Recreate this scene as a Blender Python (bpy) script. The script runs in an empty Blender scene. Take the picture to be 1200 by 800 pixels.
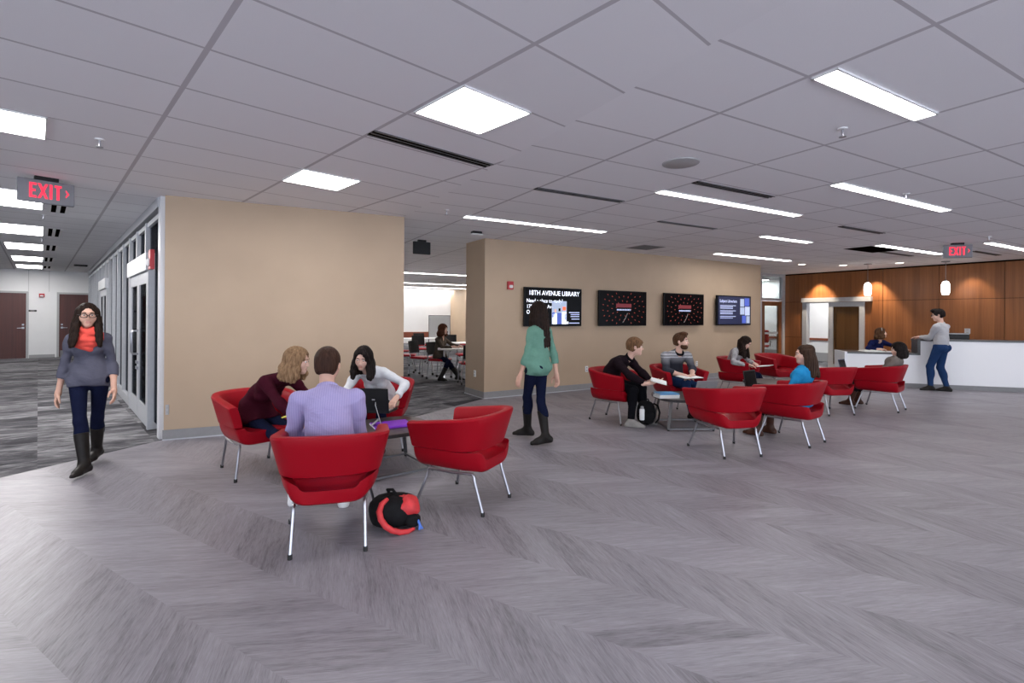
import bpy, math, random
import numpy as np
from mathutils import Vector, Matrix
random.seed(4)
C = bpy.context.scene.collection
PI = math.pi
R = math.radians
H_EYE, H_CEIL = 1.5, 2.9
A_HALL, A_ROOM = R(43.5), R(29.3)      # the hall's ceiling grid and the lounge's ceiling grid are turned against each other

# ------------------------------------------------------------------ materials
def nt(name):
    m = bpy.data.materials.new(name); m.use_nodes = True
    return m, m.node_tree, m.node_tree.nodes['Principled BSDF']
class S:
    """a socket with arithmetic"""
    def __init__(s, t, o): s.t = t; s.o = o
    def _m(s, op, *a):
        n = s.t.nodes.new('ShaderNodeMath'); n.operation = op
        for i, v in enumerate((s,) + a):
            if isinstance(v, S): s.t.links.new(v.o, n.inputs[i])
            else: n.inputs[i].default_value = v
        return S(s.t, n.outputs[0])
    def __add__(s, b): return s._m('ADD', b)
    def __sub__(s, b): return s._m('SUBTRACT', b)
    def __mul__(s, b): return s._m('MULTIPLY', b)
    def __truediv__(s, b): return s._m('DIVIDE', b)
    def floor(s): return s._m('FLOOR')
    def fract(s): return s._m('FRACT')
    def mod(s, b): return s._m('FLOORED_MODULO', b)
    def abs(s): return s._m('ABSOLUTE')
    def lt(s, b): return s._m('LESS_THAN', b)
    def gt(s, b): return s._m('GREATER_THAN', b)
    def max(s, b): return s._m('MAXIMUM', b)
    def min(s, b): return s._m('MINIMUM', b)
    def sin(s): return s._m('SINE')
def coords(t, kind='Object'):
    tc = t.nodes.new('ShaderNodeTexCoord'); sp = t.nodes.new('ShaderNodeSeparateXYZ')
    t.links.new(tc.outputs[kind], sp.inputs[0])
    return [S(t, sp.outputs[i]) for i in range(3)]
def vec(t, x, y, z):
    n = t.nodes.new('ShaderNodeCombineXYZ')
    for i, v in enumerate((x, y, z)):
        if isinstance(v, S): t.links.new(v.o, n.inputs[i])
        else: n.inputs[i].default_value = v
    return n.outputs[0]
def noise(t, v, scale=1., detail=2., rough=.5, dist=0.):
    n = t.nodes.new('ShaderNodeTexNoise'); n.inputs['Scale'].default_value = scale
    n.inputs['Detail'].default_value = detail; n.inputs['Roughness'].default_value = rough
    n.inputs['Distortion'].default_value = dist
    if v is not None: t.links.new(v, n.inputs['Vector'])
    return S(t, n.outputs[0])
def white(t, v):
    n = t.nodes.new('ShaderNodeTexWhiteNoise'); n.noise_dimensions = '3D'; t.links.new(v, n.inputs['Vector'])
    return S(t, n.outputs['Value'])
def ramp(t, f, stops):
    n = t.nodes.new('ShaderNodeValToRGB'); e = n.color_ramp.elements
    e[0].position, e[0].color = stops[0][0], (*stops[0][1], 1)
    e[1].position, e[1].color = stops[-1][0], (*stops[-1][1], 1)
    for p, c in stops[1:-1]:
        k = e.new(p); k.color = (*c, 1)
    t.links.new(f.o, n.inputs[0]); return n.outputs[0]
def mix(t, f, a, b):
    n = t.nodes.new('ShaderNodeMix'); n.data_type = 'RGBA'
    if isinstance(f, S): t.links.new(f.o, n.inputs['Factor'])
    else: n.inputs['Factor'].default_value = f
    for key, v in (('A', a), ('B', b)):
        sock = [i for i in n.inputs if i.name == key and i.type == 'RGBA'][0]
        if isinstance(v, tuple): sock.default_value = (*v, 1)
        else: t.links.new(v, sock)
    return [o for o in n.outputs if o.type == 'RGBA'][0]
def bump(t, b, h, strength=.2, dist=.01):
    n = t.nodes.new('ShaderNodeBump'); n.inputs['Strength'].default_value = strength; n.inputs['Distance'].default_value = dist
    t.links.new(h.o, n.inputs['Height']); t.links.new(n.outputs[0], b.inputs['Normal'])
def plain(name, col, rough=.5, metal=0., spec=.5, var=0., vscale=20., bmp=0.):
    m, t, b = nt(name)
    b.inputs['Base Color'].default_value = (*col, 1); b.inputs['Roughness'].default_value = rough
    b.inputs['Metallic'].default_value = metal; b.inputs['Specular IOR Level'].default_value = spec
    if var or bmp:
        x, y, z = coords(t); n = noise(t, vec(t, x, y, z), vscale, 4)
        if var:
            lo = tuple(c * (1 - var) for c in col); hi = tuple(min(1, c * (1 + var)) for c in col)
            t.links.new(ramp(t, n, [(.3, lo), (.7, hi)]), b.inputs['Base Color'])
        if bmp: bump(t, b, n, bmp, .01)
    return m
def glow(name, col, strength):
    m, t, b = nt(name)
    b.inputs['Base Color'].default_value = (*[min(.8, c) for c in col], 1)
    b.inputs['Emission Color'].default_value = (*col, 1); b.inputs['Emission Strength'].default_value = strength
    return m
def screen(name, col, s=1.): return glow(name, col, s)

def mat_floor():
    m, t, b = nt('chevron_vinyl_plank')
    x, y, z = coords(t)
    a = R(-31.5); ca, sa = math.cos(a), math.sin(a)
    W = .468
    u = x * ca + y * sa; v = y * ca - x * sa
    vv = (v - .80) / W
    n = vv.floor(); fr = vv.fract() * W
    s = n.mod(2.) * 2. - 1.
    k = R(40)
    c = fr * math.cos(k) - s * u * math.sin(k)
    l = u * math.cos(k) + s * fr * math.sin(k)
    pid = (c / .152).floor()
    rnd = white(t, vec(t, n, pid, 1.7)); rnd2 = white(t, vec(t, pid, n, 8.3))
    g = noise(t, vec(t, l * 4.5 + rnd * 40., c * 44., rnd2 * 30.), 1., 6., .6, .7)
    g2 = noise(t, vec(t, l * 14. + rnd2 * 17., c * 210., rnd * 9.), 1., 3., .6)
    big = noise(t, vec(t, l * .9, c * 5., rnd * 30.), 1., 2., .5, .8)
    f = g * .36 + g2 * .34 + big * .20 + rnd * .08 + n.mod(2.) * .035 - .015  # alternate columns lighter: directional sheen of the planks put into the colour
    col = ramp(t, f, [(.32, (.108, .099, .114)), (.45, (.202, .188, .211)), (.57, (.262, .247, .278)), (.75, (.358, .339, .381))])
    t.links.new(col, b.inputs['Base Color'])
    b.inputs['Roughness'].default_value = .40; b.inputs['Specular IOR Level'].default_value = .30
    bump(t, b, g2, .05, .003)
    return m
def mat_carpet(ang):
    m, t, b = nt('streaked_carpet_tile')
    x, y, z = coords(t)
    ca, sa = math.cos(ang), math.sin(ang)
    u = x * ca + y * sa; v = y * ca - x * sa
    tx, ty = (u / 1.0).floor(), (v / .5).floor()
    rnd = white(t, vec(t, tx, ty, 3.1)); r2 = white(t, vec(t, ty, tx, 9.1))
    s1 = noise(t, vec(t, u * 2.4 + rnd * 31., v * 6.5 + u * 1.0, rnd * 20.), 1., 3., .55, .8)
    s2 = noise(t, vec(t, u * 8. + r2 * 11., v * 30., r2 * 20.), 1., 3., .6)
    fine = noise(t, vec(t, x, y, z), 160., 2.)
    f = s1 * .62 + s2 * .22 + fine * .14 + (r2 - .5) * .16
    col = ramp(t, f, [(.36, (.038, .037, .043)), (.47, (.085, .083, .092)), (.55, (.155, .152, .162)), (.66, (.26, .256, .27))])
    t.links.new(col, b.inputs['Base Color']); b.inputs['Roughness'].default_value = .95
    b.inputs['Specular IOR Level'].default_value = .1
    bump(t, b, fine, .3, .004)
    return m
def mat_ceiling(name, sx, sy, wide=.024):
    m, t, b = nt(name)
    x, y, z = coords(t)
    ex = ((x / sx + .5).fract() - .5).abs() * sx
    ey = ((y / sy + .5).fract() - .5).abs() * sy
    line = ex.lt(wide * .62).max(ey.lt(wide * .40))
    rnd = white(t, vec(t, (x / sx).floor(), (y / sy).floor(), 2.))
    fine = noise(t, vec(t, x, y, z), 240., 2.)
    base = ramp(t, rnd * .25 + fine * .75, [(.2, (.82, .81, .83)), (.8, (.90, .89, .91))])
    t.links.new(mix(t, line, base, (.54, .515, .54)), b.inputs['Base Color'])
    b.inputs['Roughness'].default_value = .8; b.inputs['Specular IOR Level'].default_value = .25
    bump(t, b, line * -1. + fine * .06, .25, .006)
    return m
def mat_wood(name, dark, lite, axis, sc=1., rough=.4):
    """straight grain along local z, ribbon stripes across the local axis"""
    m, t, b = nt(name)
    x, y, z = coords(t); a = (x, y)[axis]; o = (y, x)[axis]
    st = noise(t, vec(t, a * 16. * sc, o * .2, z * .35 * sc), 1., 3., .6)
    st2 = noise(t, vec(t, a * 90. * sc, o * 1.2, z * 1.4 * sc), 1., 3., .6, .2)
    pid = white(t, vec(t, (a * 5.5 * sc).floor(), 3., 1.))
    f = st * .45 + st2 * .38 + pid * .17
    t.links.new(ramp(t, f, [(.28, dark), (.72, lite)]), b.inputs['Base Color'])
    b.inputs['Roughness'].default_value = rough
    return m
def mat_glass(name, tint=(.9, .95, .95), clear=.86, refl=.5):
    m, t, b = nt(name)
    t.nodes.remove(b); out = t.nodes['Material Output']
    tr = t.nodes.new('ShaderNodeBsdfTransparent'); tr.inputs[0].default_value = (*tint, 1)
    gl = t.nodes.new('ShaderNodeBsdfGlossy'); gl.inputs['Roughness'].default_value = .03
    fr = t.nodes.new('ShaderNodeLayerWeight'); fr.inputs[0].default_value = .35
    f = S(t, fr.outputs['Fresnel']) * refl + (1 - clear) * .1
    mx = t.nodes.new('ShaderNodeMixShader'); t.links.new(f.o, mx.inputs[0]); t.links.new(tr.outputs[0], mx.inputs[1]); t.links.new(gl.outputs[0], mx.inputs[2])
    t.links.new(mx.outputs[0], out.inputs[0])
    return m
def mat_cloth(name, col, rough=.9, var=.08, scale=30., fold=.4):
    m, t, b = nt(name)
    x, y, z = coords(t)
    n = noise(t, vec(t, x, y, z), scale, 4); w = noise(t, vec(t, x, y, z * 1.6), 9., 3., .55, .6); f = noise(t, vec(t, x, y, z), 400., 2.)
    lo = tuple(c * (1 - var) for c in col); hi = tuple(min(1, c * (1 + var)) for c in col)
    t.links.new(ramp(t, n * .6 + f * .4, [(.3, lo), (.7, hi)]), b.inputs['Base Color'])
    b.inputs['Roughness'].default_value = rough; b.inputs['Specular IOR Level'].default_value = .2
    b.inputs['Specular IOR Level'].default_value = .08
    bump(t, b, w + f * .05, fold, .03)
    return m
def mat_stripe(name, c0, c1, freq=150.):
    m, t, b = nt(name); x, y, z = coords(t)
    w = noise(t, vec(t, x, y, z * 1.6), 9., 3., .55, .6)
    s = ((x * .97 + y * .25) * freq + w * 3.).sin() * .5 + .5
    t.links.new(mix(t, s * .8, c0, c1), b.inputs['Base Color']); b.inputs['Roughness'].default_value = .85
    b.inputs['Specular IOR Level'].default_value = .2
    bump(t, b, w, .5, .03)
    return m
def mat_sweater():
    m, t, b = nt('banded_knit'); x, y, z = coords(t)
    w = noise(t, vec(t, x, y, z), 60., 2.)
    zz = z + w * .012
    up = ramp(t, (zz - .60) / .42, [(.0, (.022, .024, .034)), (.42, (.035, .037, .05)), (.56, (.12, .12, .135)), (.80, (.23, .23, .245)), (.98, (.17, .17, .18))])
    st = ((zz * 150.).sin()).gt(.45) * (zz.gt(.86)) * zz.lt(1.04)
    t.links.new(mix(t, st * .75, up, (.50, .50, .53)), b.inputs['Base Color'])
    b.inputs['Roughness'].default_value = .95; b.inputs['Specular IOR Level'].default_value = .15
    bump(t, b, w, .4, .01)
    return m
def mat_hair(name, dark, lite):
    m, t, b = nt(name); x, y, z = coords(t)
    n = noise(t, vec(t, x * 70., y * 70., z * 9.), 1., 3., .6, .4)
    t.links.new(ramp(t, n, [(.3, dark), (.75, lite)]), b.inputs['Base Color'])
    b.inputs['Roughness'].default_value = .55; b.inputs['Specular IOR Level'].default_value = .09
    bump(t, b, n, .5, .012)
    return m

M = {}
M['floor'] = mat_floor(); M['carpet'] = mat_carpet(A_HALL); M['carpet2'] = mat_carpet(A_ROOM)
M['ceil_hall'] = mat_ceiling('acoustic_tile_hall', 1.205, .62); M['ceil_room'] = mat_ceiling('acoustic_tile_lounge', 1.27, .602)
M['beige'] = plain('beige_wall_paint', (.445, .330, .228), .55, var=.03, vscale=2.)
M['white_wall'] = plain('white_wall_paint', (.78, .78, .79), .6, var=.02, vscale=2.)
M['grey_wall'] = plain('grey_wall_paint', (.42, .42, .43), .6, var=.02, vscale=2.)
M['base'] = plain('grey_rubber_base', (.25, .245, .25), .5, var=.05)
M['wood'] = mat_wood('cherry_panel', (.125, .040, .011), (.30, .112, .036), 0)
M['wood_door'] = mat_wood('dark_mahogany', (.040, .008, .006), (.095, .019, .013), 0, 1.4, .38)
M['wood_rail'] = plain('brown_rail', (.22, .06, .03), .5, var=.1)
M['gap'] = plain('panel_gap', (.006, .004, .003), 1., spec=0.)
M['frame'] = plain('grey_door_frame', (.40, .40, .41), .45)
M['alu'] = plain('satin_aluminium', (.50, .51, .54), .42, .35, var=.04)
M['alu_white'] = plain('white_aluminium', (.72, .73, .76), .35, .15)
M['chrome'] = plain('brushed_chrome', (.38, .38, .41), .28, 1.)
M['steel'] = plain('brushed_steel', (.20, .20, .21), .42, 1.)
M['black'] = plain('black_plastic', (.006, .006, .007), .45, spec=.3)
M['black_soft'] = plain('black_nylon', (.007, .007, .008), .8, spec=.15, var=.3, bmp=.3)
M['rubber'] = plain('black_rubber', (.015, .015, .015), .7)
M['red'] = plain('red_upholstery', (.29, .0022, .0095), .46, spec=.14, var=.05, vscale=300., bmp=.03)
M['red_alarm'] = plain('red_enamel', (.42, .012, .02), .35)
M['white'] = plain('white_plastic', (.80, .80, .80), .4)
M['grey'] = plain('grey_plastic', (.35, .35, .36), .5)
M['glass'] = mat_glass('clear_glass'); M['glass_dark'] = mat_glass('partition_glass', (.30, .32, .36), .9, .10)
M['table'] = mat_wood('espresso_laminate', (.045, .034, .032), (.095, .075, .070), 0, .8, .4)
M['table_edge'] = plain('black_edge', (.018, .016, .016), .4)
M['lamp'] = glow('lit_diffuser', (1., .975, .95), 17.)
M['lamp_far'] = glow('lit_diffuser_back_rooms', (1., .99, .98), 26.)
M['pendant'] = glow('lit_opal_glass', (1., .95, .90), 6.)
M['down'] = glow('lit_downlight', (1., .90, .78), 6.)
M['exit'] = glow('lit_red_letters', (1., .025, .06), .95)
M['paper'] = plain('white_paper', (.80, .80, .79), .8, var=.03)
M['yellow'] = plain('yellow_paper', (.80, .72, .12), .8)
M['blue_cover'] = plain('light_blue_cover', (.10, .33, .62), .45)
M['purple'] = plain('purple_plastic', (.23, .04, .55), .35)
M['counter'] = plain('dark_grey_solid_surface', (.060, .058, .060), .3, var=.15, vscale=90.)
M['desk_white'] = plain('white_laminate', (.78, .78, .80), .35)
M['skin'] = plain('skin', (.58, .34, .255), .5, var=.06, vscale=18., spec=.35)
M['skin2'] = plain('fair_skin', (.64, .40, .315), .5, var=.06, vscale=18., spec=.35)
M['lip'] = plain('lips', (.47, .205, .165), .45)
M['eye_white'] = plain('eye_white', (.75, .74, .72), .25); M['iris'] = plain('iris', (.03, .018, .012), .2)

# ------------------------------------------------------------------ mesh building
class MB:
    def __init__(s): s.v = []; s.f = []; s.m = []
    def add(s, v, f, m=0):
        o = len(s.v); s.v += [tuple(p) for p in v]; s.f += [tuple(i + o for i in q) for q in f]; s.m += [m] * len(f); return s
    def box(s, c, d, rz=0., m=0, bev=0.):
        x, y, z = d[0] / 2, d[1] / 2, d[2] / 2
        if bev <= 0:
            P = [(-x, -y, -z), (x, -y, -z), (x, y, -z), (-x, y, -z), (-x, -y, z), (x, -y, z), (x, y, z), (-x, y, z)]
            F = [(0, 3, 2, 1), (4, 5, 6, 7), (0, 1, 5, 4), (1, 2, 6, 5), (2, 3, 7, 6), (3, 0, 4, 7)]
        else:
            e = min(bev, x * .98, y * .98, z * .98)
            ring = lambda ex, ey, zz: [(-ex + q, -ey, zz) if False else (0, 0, 0) for q in ()]
            def rr(ex, ey, zz, c_):
                return [(-ex + c_, -ey, zz), (ex - c_, -ey, zz), (ex, -ey + c_, zz), (ex, ey - c_, zz), (ex - c_, ey, zz), (-ex + c_, ey, zz), (-ex, ey - c_, zz), (-ex, -ey + c_, zz)]
            P = rr(x - e, y - e, -z, e * .4) + rr(x, y, -z + e, e) + rr(x, y, z - e, e) + rr(x - e, y - e, z, e * .4)
            F = [tuple(range(7, -1, -1)), tuple(range(24, 32))]
            for L in range(3):
                for i in range(8):
                    j = (i + 1) % 8; F.append((L * 8 + i, L * 8 + j, L * 8 + 8 + j, L * 8 + 8 + i))
        ca, sa = math.cos(rz), math.sin(rz)
        return s.add([(c[0] + p[0] * ca - p[1] * sa, c[1] + p[0] * sa + p[1] * ca, c[2] + p[2]) for p in P], F, m)
    def obox(s, c, ex, ey, ez, m=0):
        """box from its centre and three half-axis vectors"""
        c, ex, ey, ez = map(Vector, (c, ex, ey, ez))
        P = [c + a * ex + b * ey + d * ez for d in (-1, 1) for (a, b) in ((-1, -1), (1, -1), (1, 1), (-1, 1))]
        F = [(0, 3, 2, 1), (4, 5, 6, 7), (0, 1, 5, 4), (1, 2, 6, 5), (2, 3, 7, 6), (3, 0, 4, 7)]
        if ex.cross(ey).dot(ez) < 0: F = [q[::-1] for q in F]
        return s.add(P, F, m)
    def tube(s, path, r, n=10, m=0, cap=True):
        P = [Vector(p) for p in path]; rs = r if isinstance(r, (list, tuple)) else [r] * len(P)
        up = Vector((0, 0, 1)); V = []; prev = None
        for i, p in enumerate(P):
            d = (P[min(i + 1, len(P) - 1)] - P[max(i - 1, 0)]).normalized()
            if prev is None:
                a = d.cross(up if abs(d.z) < .9 else Vector((1, 0, 0))).normalized()
            else: a = (prev - d * prev.dot(d)).normalized()
            prev = a; b = d.cross(a)
            for k in range(n):
                t = 2 * PI * k / n; V.append(p + (a * math.cos(t) + b * math.sin(t)) * rs[i])
        F = []
        for i in range(len(P) - 1):
            for k in range(n):
                j = (k + 1) % n; F.append((i * n + k, i * n + j, (i + 1) * n + j, (i + 1) * n + k))
        if cap: F += [tuple(range(n - 1, -1, -1)), tuple((len(P) - 1) * n + k for k in range(n))]
        return s.add(V, F, m)
    def lathe(s, prof, c=(0, 0, 0), n=24, m=0):
        V = []; F = []
        for (r, z) in prof:
            for k in range(n):
                t = 2 * PI * k / n; V.append((c[0] + r * math.cos(t), c[1] + r * math.sin(t), c[2] + z))
        for i in range(len(prof) - 1):
            for k in range(n):
                j = (k + 1) % n; F.append((i * n + k, i * n + j, (i + 1) * n + j, (i + 1) * n + k))
        F += [tuple(range(n - 1, -1, -1)), tuple((len(prof) - 1) * n + k for k in range(n))]
        return s.add(V, F, m)
    def prism(s, poly, z0, z1, m=0):
        n = len(poly); V = [(p[0], p[1], z0) for p in poly] + [(p[0], p[1], z1) for p in poly]
        F = [tuple(range(n - 1, -1, -1)), tuple(range(n, 2 * n))] + [(i, (i + 1) % n, n + (i + 1) % n, n + i) for i in range(n)]
        return s.add(V, F, m)
    def loft(s, rings, closed=True, cap=True, m=0):
        n = len(rings[0]); V = [p for r_ in rings for p in r_]; F = []
        for i in range(len(rings) - 1):
            for k in range(n if closed else n - 1):
                j = (k + 1) % n; F.append((i * n + k, i * n + j, (i + 1) * n + j, (i + 1) * n + k))
        if cap: F += [tuple(range(n - 1, -1, -1)), tuple((len(rings) - 1) * n + k for k in range(n))]
        return s.add(V, F, m)
    def ball(s, c, r, n=12, m=0):
        rx, ry, rz = r if isinstance(r, (tuple, list)) else (r, r, r)
        V = [(c[0], c[1], c[2] - rz)]; F = []; L = n // 2
        for i in range(1, L):
            a = -PI / 2 + PI * i / L
            for k in range(n):
                t = 2 * PI * k / n; V.append((c[0] + rx * math.cos(a) * math.cos(t), c[1] + ry * math.cos(a) * math.sin(t), c[2] + rz * math.sin(a)))
        V.append((c[0], c[1], c[2] + rz)); top = len(V) - 1
        for k in range(n): F.append((0, 1 + (k + 1) % n, 1 + k))
        for i in range(L - 2):
            for k in range(n):
                j = (k + 1) % n; F.append((1 + i * n + k, 1 + i * n + j, 1 + (i + 1) * n + j, 1 + (i + 1) * n + k))
        for k in range(n): F.append((1 + (L - 2) * n + k, 1 + (L - 2) * n + (k + 1) % n, top))
        return s.add(V, F, m)
    def build(s, name, mats, parent=None, smooth=False, loc=None, rz=0.):
        me = bpy.data.meshes.new(name); me.from_pydata(s.v, [], s.f)
        mats = mats if isinstance(mats, (list, tuple)) else [mats]
        for q in mats: me.materials.append(M[q] if isinstance(q, str) else q)
        if len(mats) > 1: me.polygons.foreach_set('material_index', s.m)
        me.update()
        o = bpy.data.objects.new(name, me); C.objects.link(o)
        if parent is not None: o.parent = parent
        if loc is not None: o.location = loc
        if rz: o.rotation_euler = (0, 0, rz)
        if smooth:
            me.polygons.foreach_set('use_smooth', [True] * len(me.polygons))
            if smooth != 'all':
                try: me.set_sharp_from_angle(angle=R(40))
                except Exception: pass
        return o
def tag(o, label, cat, group=None, kind=None):
    o['label'] = label; o['category'] = cat
    if group: o['group'] = group
    if kind: o['kind'] = kind
    return o
def thing(name, label, cat, loc=(0, 0, 0), rz=0., group=None, rot=None):
    o = bpy.data.objects.new(name, None); C.objects.link(o); o.empty_display_size = .1
    o.location = loc; o.rotation_euler = rot if rot else (0, 0, rz)
    return tag(o, label, cat, group)
def struct(o): o['kind'] = 'structure'; return o
KIDS = {}
def copy_tree(o, parent=None):
    c = o.copy(); C.objects.link(c)
    if parent is not None: c.parent = parent
    for ch in list(o.children): copy_tree(ch, c)
    return c
def text(name, body, size, mat, parent, loc, width=None, align='LEFT', rot=(R(90), 0, 0), bold=0., depth=.0):
    cu = bpy.data.curves.new(name, 'FONT'); cu.body = body; cu.size = size; cu.align_x = align; cu.offset = bold; cu.extrude = depth
    cu.materials.append(M[mat] if isinstance(mat, str) else mat)
    o = bpy.data.objects.new(name, cu); C.objects.link(o)
    dg = bpy.context.evaluated_depsgraph_get(); me = bpy.data.meshes.new_from_object(o.evaluated_get(dg))
    bpy.data.objects.remove(o); q = bpy.data.objects.new(name, me); C.objects.link(q)
    if width and len(me.vertices):
        xs = [v.co.x for v in me.vertices]; w = max(xs) - min(xs); k = width / w
        for v in me.vertices: v.co.x *= k
    q.parent = parent; q.location = loc; q.rotation_euler = rot
    return q
def hallp(x, y): # hall grid coordinates -> world
    c, s_ = math.cos(A_HALL), math.sin(A_HALL); return (-1.62 + x * c - y * s_, 2.64 + x * s_ + y * c)
def roomp(x, y):
    c, s_ = math.cos(A_ROOM), math.sin(A_ROOM); return (1.71 + x * c - y * s_, 2.90 + x * s_ + y * c)
# ------------------------------------------------------------------ room shell
class WF:
    """a wall line seen from the camera side: s along it, out towards the camera"""
    def __init__(s, a, b):
        s.a = Vector((*a, 0)); e = Vector((*b, 0)) - s.a; s.L = e.length; s.e = e.normalized()
        n = Vector((-s.e.y, s.e.x, 0)); s.n = n if n.dot(-s.a) > 0 else -n
        s.rz = math.atan2(s.e.y, s.e.x)
    def p(s, t, z, o=0.): return s.a + s.e * t + s.n * o + Vector((0, 0, z))
    def box(s, mb, s0, s1, z0, z1, o0, o1, m=0):
        return mb.obox(s.p((s0 + s1) / 2, (z0 + z1) / 2, (o0 + o1) / 2), s.e * ((s1 - s0) / 2), s.n * ((o1 - o0) / 2), Vector((0, 0, (z1 - z0) / 2)), m)
def placed(mb, wf, s0, z0, o0=0.):
    """move a mesh built in world space so that its origin lies on the wall"""
    return mb
W_A = WF((-4.115, 5.91), (-1.545, 7.125)); W_TV = WF((-.495, 9.02), (6.66, 13.38))
W_WOOD = WF((8.83, 16.25), (14.67, 6.935)); W_GL = WF((-4.17, 5.97), (-14.27, 16.86))
HD = Vector((-.690, .724, 0)).normalized(); HR = Vector((HD.y, -HD.x, 0)); HP = HD * 22.75
W_END = WF((HP - HR * 5)[:2], (HP + HR * 2)[:2])
W_SF = WF((8.83 - 3 * .866, 16.25 - 3 * .5), (8.83, 16.25))
W_FAR = WF((-10.4, 24.0), (-3.45, 28.0)); W_FR = WF((-3.45, 28.0), (5.6, 13.14))

# floors
struct(MB().prism([(-26, -5), (26, -5), (26, 36), (-26, 36)], -.06, -.004).build('floor_carpet', 'carpet'))
vin = [(-4.13, 5.94), (-8.0, -5.0), (20, -5.0), (15.2, 7.2), (8.83, 16.35), (7.0, 14.2), (6.66, 13.5), (-.495, 9.04), (-1.545, 7.15)]
struct(MB().prism(vin[::-1] if False else vin, -.05, 0.).build('floor', 'floor'))
# ceilings, one slab for each tile grid; they meet along the seam that runs back from the beige wall's end
sd = Vector((math.sin(A_ROOM), -math.cos(A_ROOM))); s0 = Vector((-1.54, 7.11))
f1, f2 = s0 + sd * 13.2, s0 - sd * 31
def ceil(name, poly, org, ang, mat):
    c, s_ = math.cos(ang), math.sin(ang)
    loc = [((x - org[0]) * c + (y - org[1]) * s_, -(x - org[0]) * s_ + (y - org[1]) * c) for x, y in poly]
    struct(MB().prism(loc, 0., .05).build(name, mat, loc=(org[0], org[1], H_CEIL), rz=ang))
ceil('ceiling_hall', [tuple(f1), tuple(f2), (-26, f2.y), (-26, f1.y)], (-1.62, 2.64), A_HALL, 'ceil_hall')
ceil('ceiling', [tuple(f1), (26, f1.y), (26, f2.y), tuple(f2)], (1.71, 2.90), A_ROOM, 'ceil_room')
# walls
def wall(name, wf, mat, th=.2, z1=H_CEIL, s0=0., s1=None, z0=0.):
    return struct(wf.box(MB(), s0, wf.L if s1 is None else s1, z0, z1, -th, 0.).build(name, mat))
wall('wall_left', W_A, 'beige', .2); wall('wall_back', W_TV, 'beige', .77)
wall('wall_hall', W_END, 'white_wall'); wall('wall_far', W_FAR, 'white_wall'); wall('wall_classroom', W_FR, 'beige')
def encl(name, a, b, mat): wall(name, WF(a, b), mat)
e0 = HP - HR * 5
encl('wall_outer_left', (-9.8, -4.2), tuple(e0[:2]), 'white_wall'); encl('wall_light_block', (-14.1, 18.0), (-8.9, 31.4), 'white_wall')  # second wall is unseen, added to keep daylight out behind the glass
def added_facade(name, a, b, n):
    # unseen window bays, added so that daylight brightens the ceiling and floor
    wf = WF(a, b); mb = MB()
    wf.box(mb, 0, wf.L, 0, .12, -.08, .08); wf.box(mb, 0, wf.L, 2.74, 2.9, -.08, .08)
    for k in range(n + 1): t = .04 + (wf.L - .08) * k / n; wf.box(mb, t - .04, t + .04, .12, 2.74, -.08, .08)
    struct(mb.build(name, 'alu_white'))
added_facade('added_window_3', (-9.8, -4.2), (17.6, -4.2), 16); added_facade('added_window_4', (17.6, -4.2), (14.6, 7.0), 7)
struct(WF((-2.0, 7.22), (-9.2, 31.)).box(MB(), 0, 24.8, 0, H_CEIL, -.12, 0).build('wall_partition', 'white_wall'))
# bases
def base(name, wf, s0, s1, h=.12):
    mb = MB(); wf.box(mb, s0, s1, 0., h, 0., .012); wf.box(mb, s0, s1, 0., .012, .012, .026, 1)
    struct(mb.build(name, ['base', 'alu']))
base('baseboard_left', W_A, -.01, W_A.L); base('baseboard_back', W_TV, -.01, W_TV.L)
W_RET = WF((-.495, 9.02), (-.495 - .52 * .77, 9.02 + .854 * .77)); W_RET.n = Vector((-W_TV.e.x, -W_TV.e.y, 0))
base('baseboard_return', W_RET, 0, .77)
mb = MB()
for a, b in ((-4., 4.70), (5.48, 5.60 - .04)): pass
W_END.box(mb, 4.83, 5.46, 0, .11, 0, .014); struct(mb.build('baseboard_hall', 'grey'))

# wood panelled wall with its grooves, open where the sliding door leads through
mb = MB()
seams = [0.0, .70, 1.59, 2.79, 4.03, 5.27, 6.5, 7.75, 9.0, 10.2, 11.0]
W_WOOD.box(mb, 0, .74, 0, H_CEIL, -.16, -.02, 1); W_WOOD.box(mb, 1.42, 11., 0, H_CEIL, -.16, -.02, 1); W_WOOD.box(mb, .74, 1.42, 2.02, H_CEIL, -.16, -.02, 1)
rows = [(0.06, .88), (.89, 1.995), (2.005, 2.86)]
for i in range(10):
    a, b = seams[i] + .005, seams[i + 1] - .005
    for z0, z1 in rows:
        if z0 < 2:
            aa, bb = a, b
            if i == 1: aa = 1.42
            if i == 0: bb = min(b, .70)
            if z0 < .5 and i > 1: W_WOOD.box(mb, aa, bb, z0, z1 + .012, -.02, 0.); continue
            W_WOOD.box(mb, aa, bb, z0, z1, -.02, 0.)
        else: W_WOOD.box(mb, a, b, z0, z1, -.02, 0.)
wd = mb; V = [W_WOOD.a + Vector((0, 0, 0))]
inv = Matrix.Rotation(-W_WOOD.rz, 4, 'Z')
wd.v = [tuple(inv @ (Vector(p) - W_WOOD.a)) for p in wd.v]
struct(wd.build('wall_right', ['wood', 'gap'], loc=W_WOOD.a, rz=W_WOOD.rz))

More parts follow.
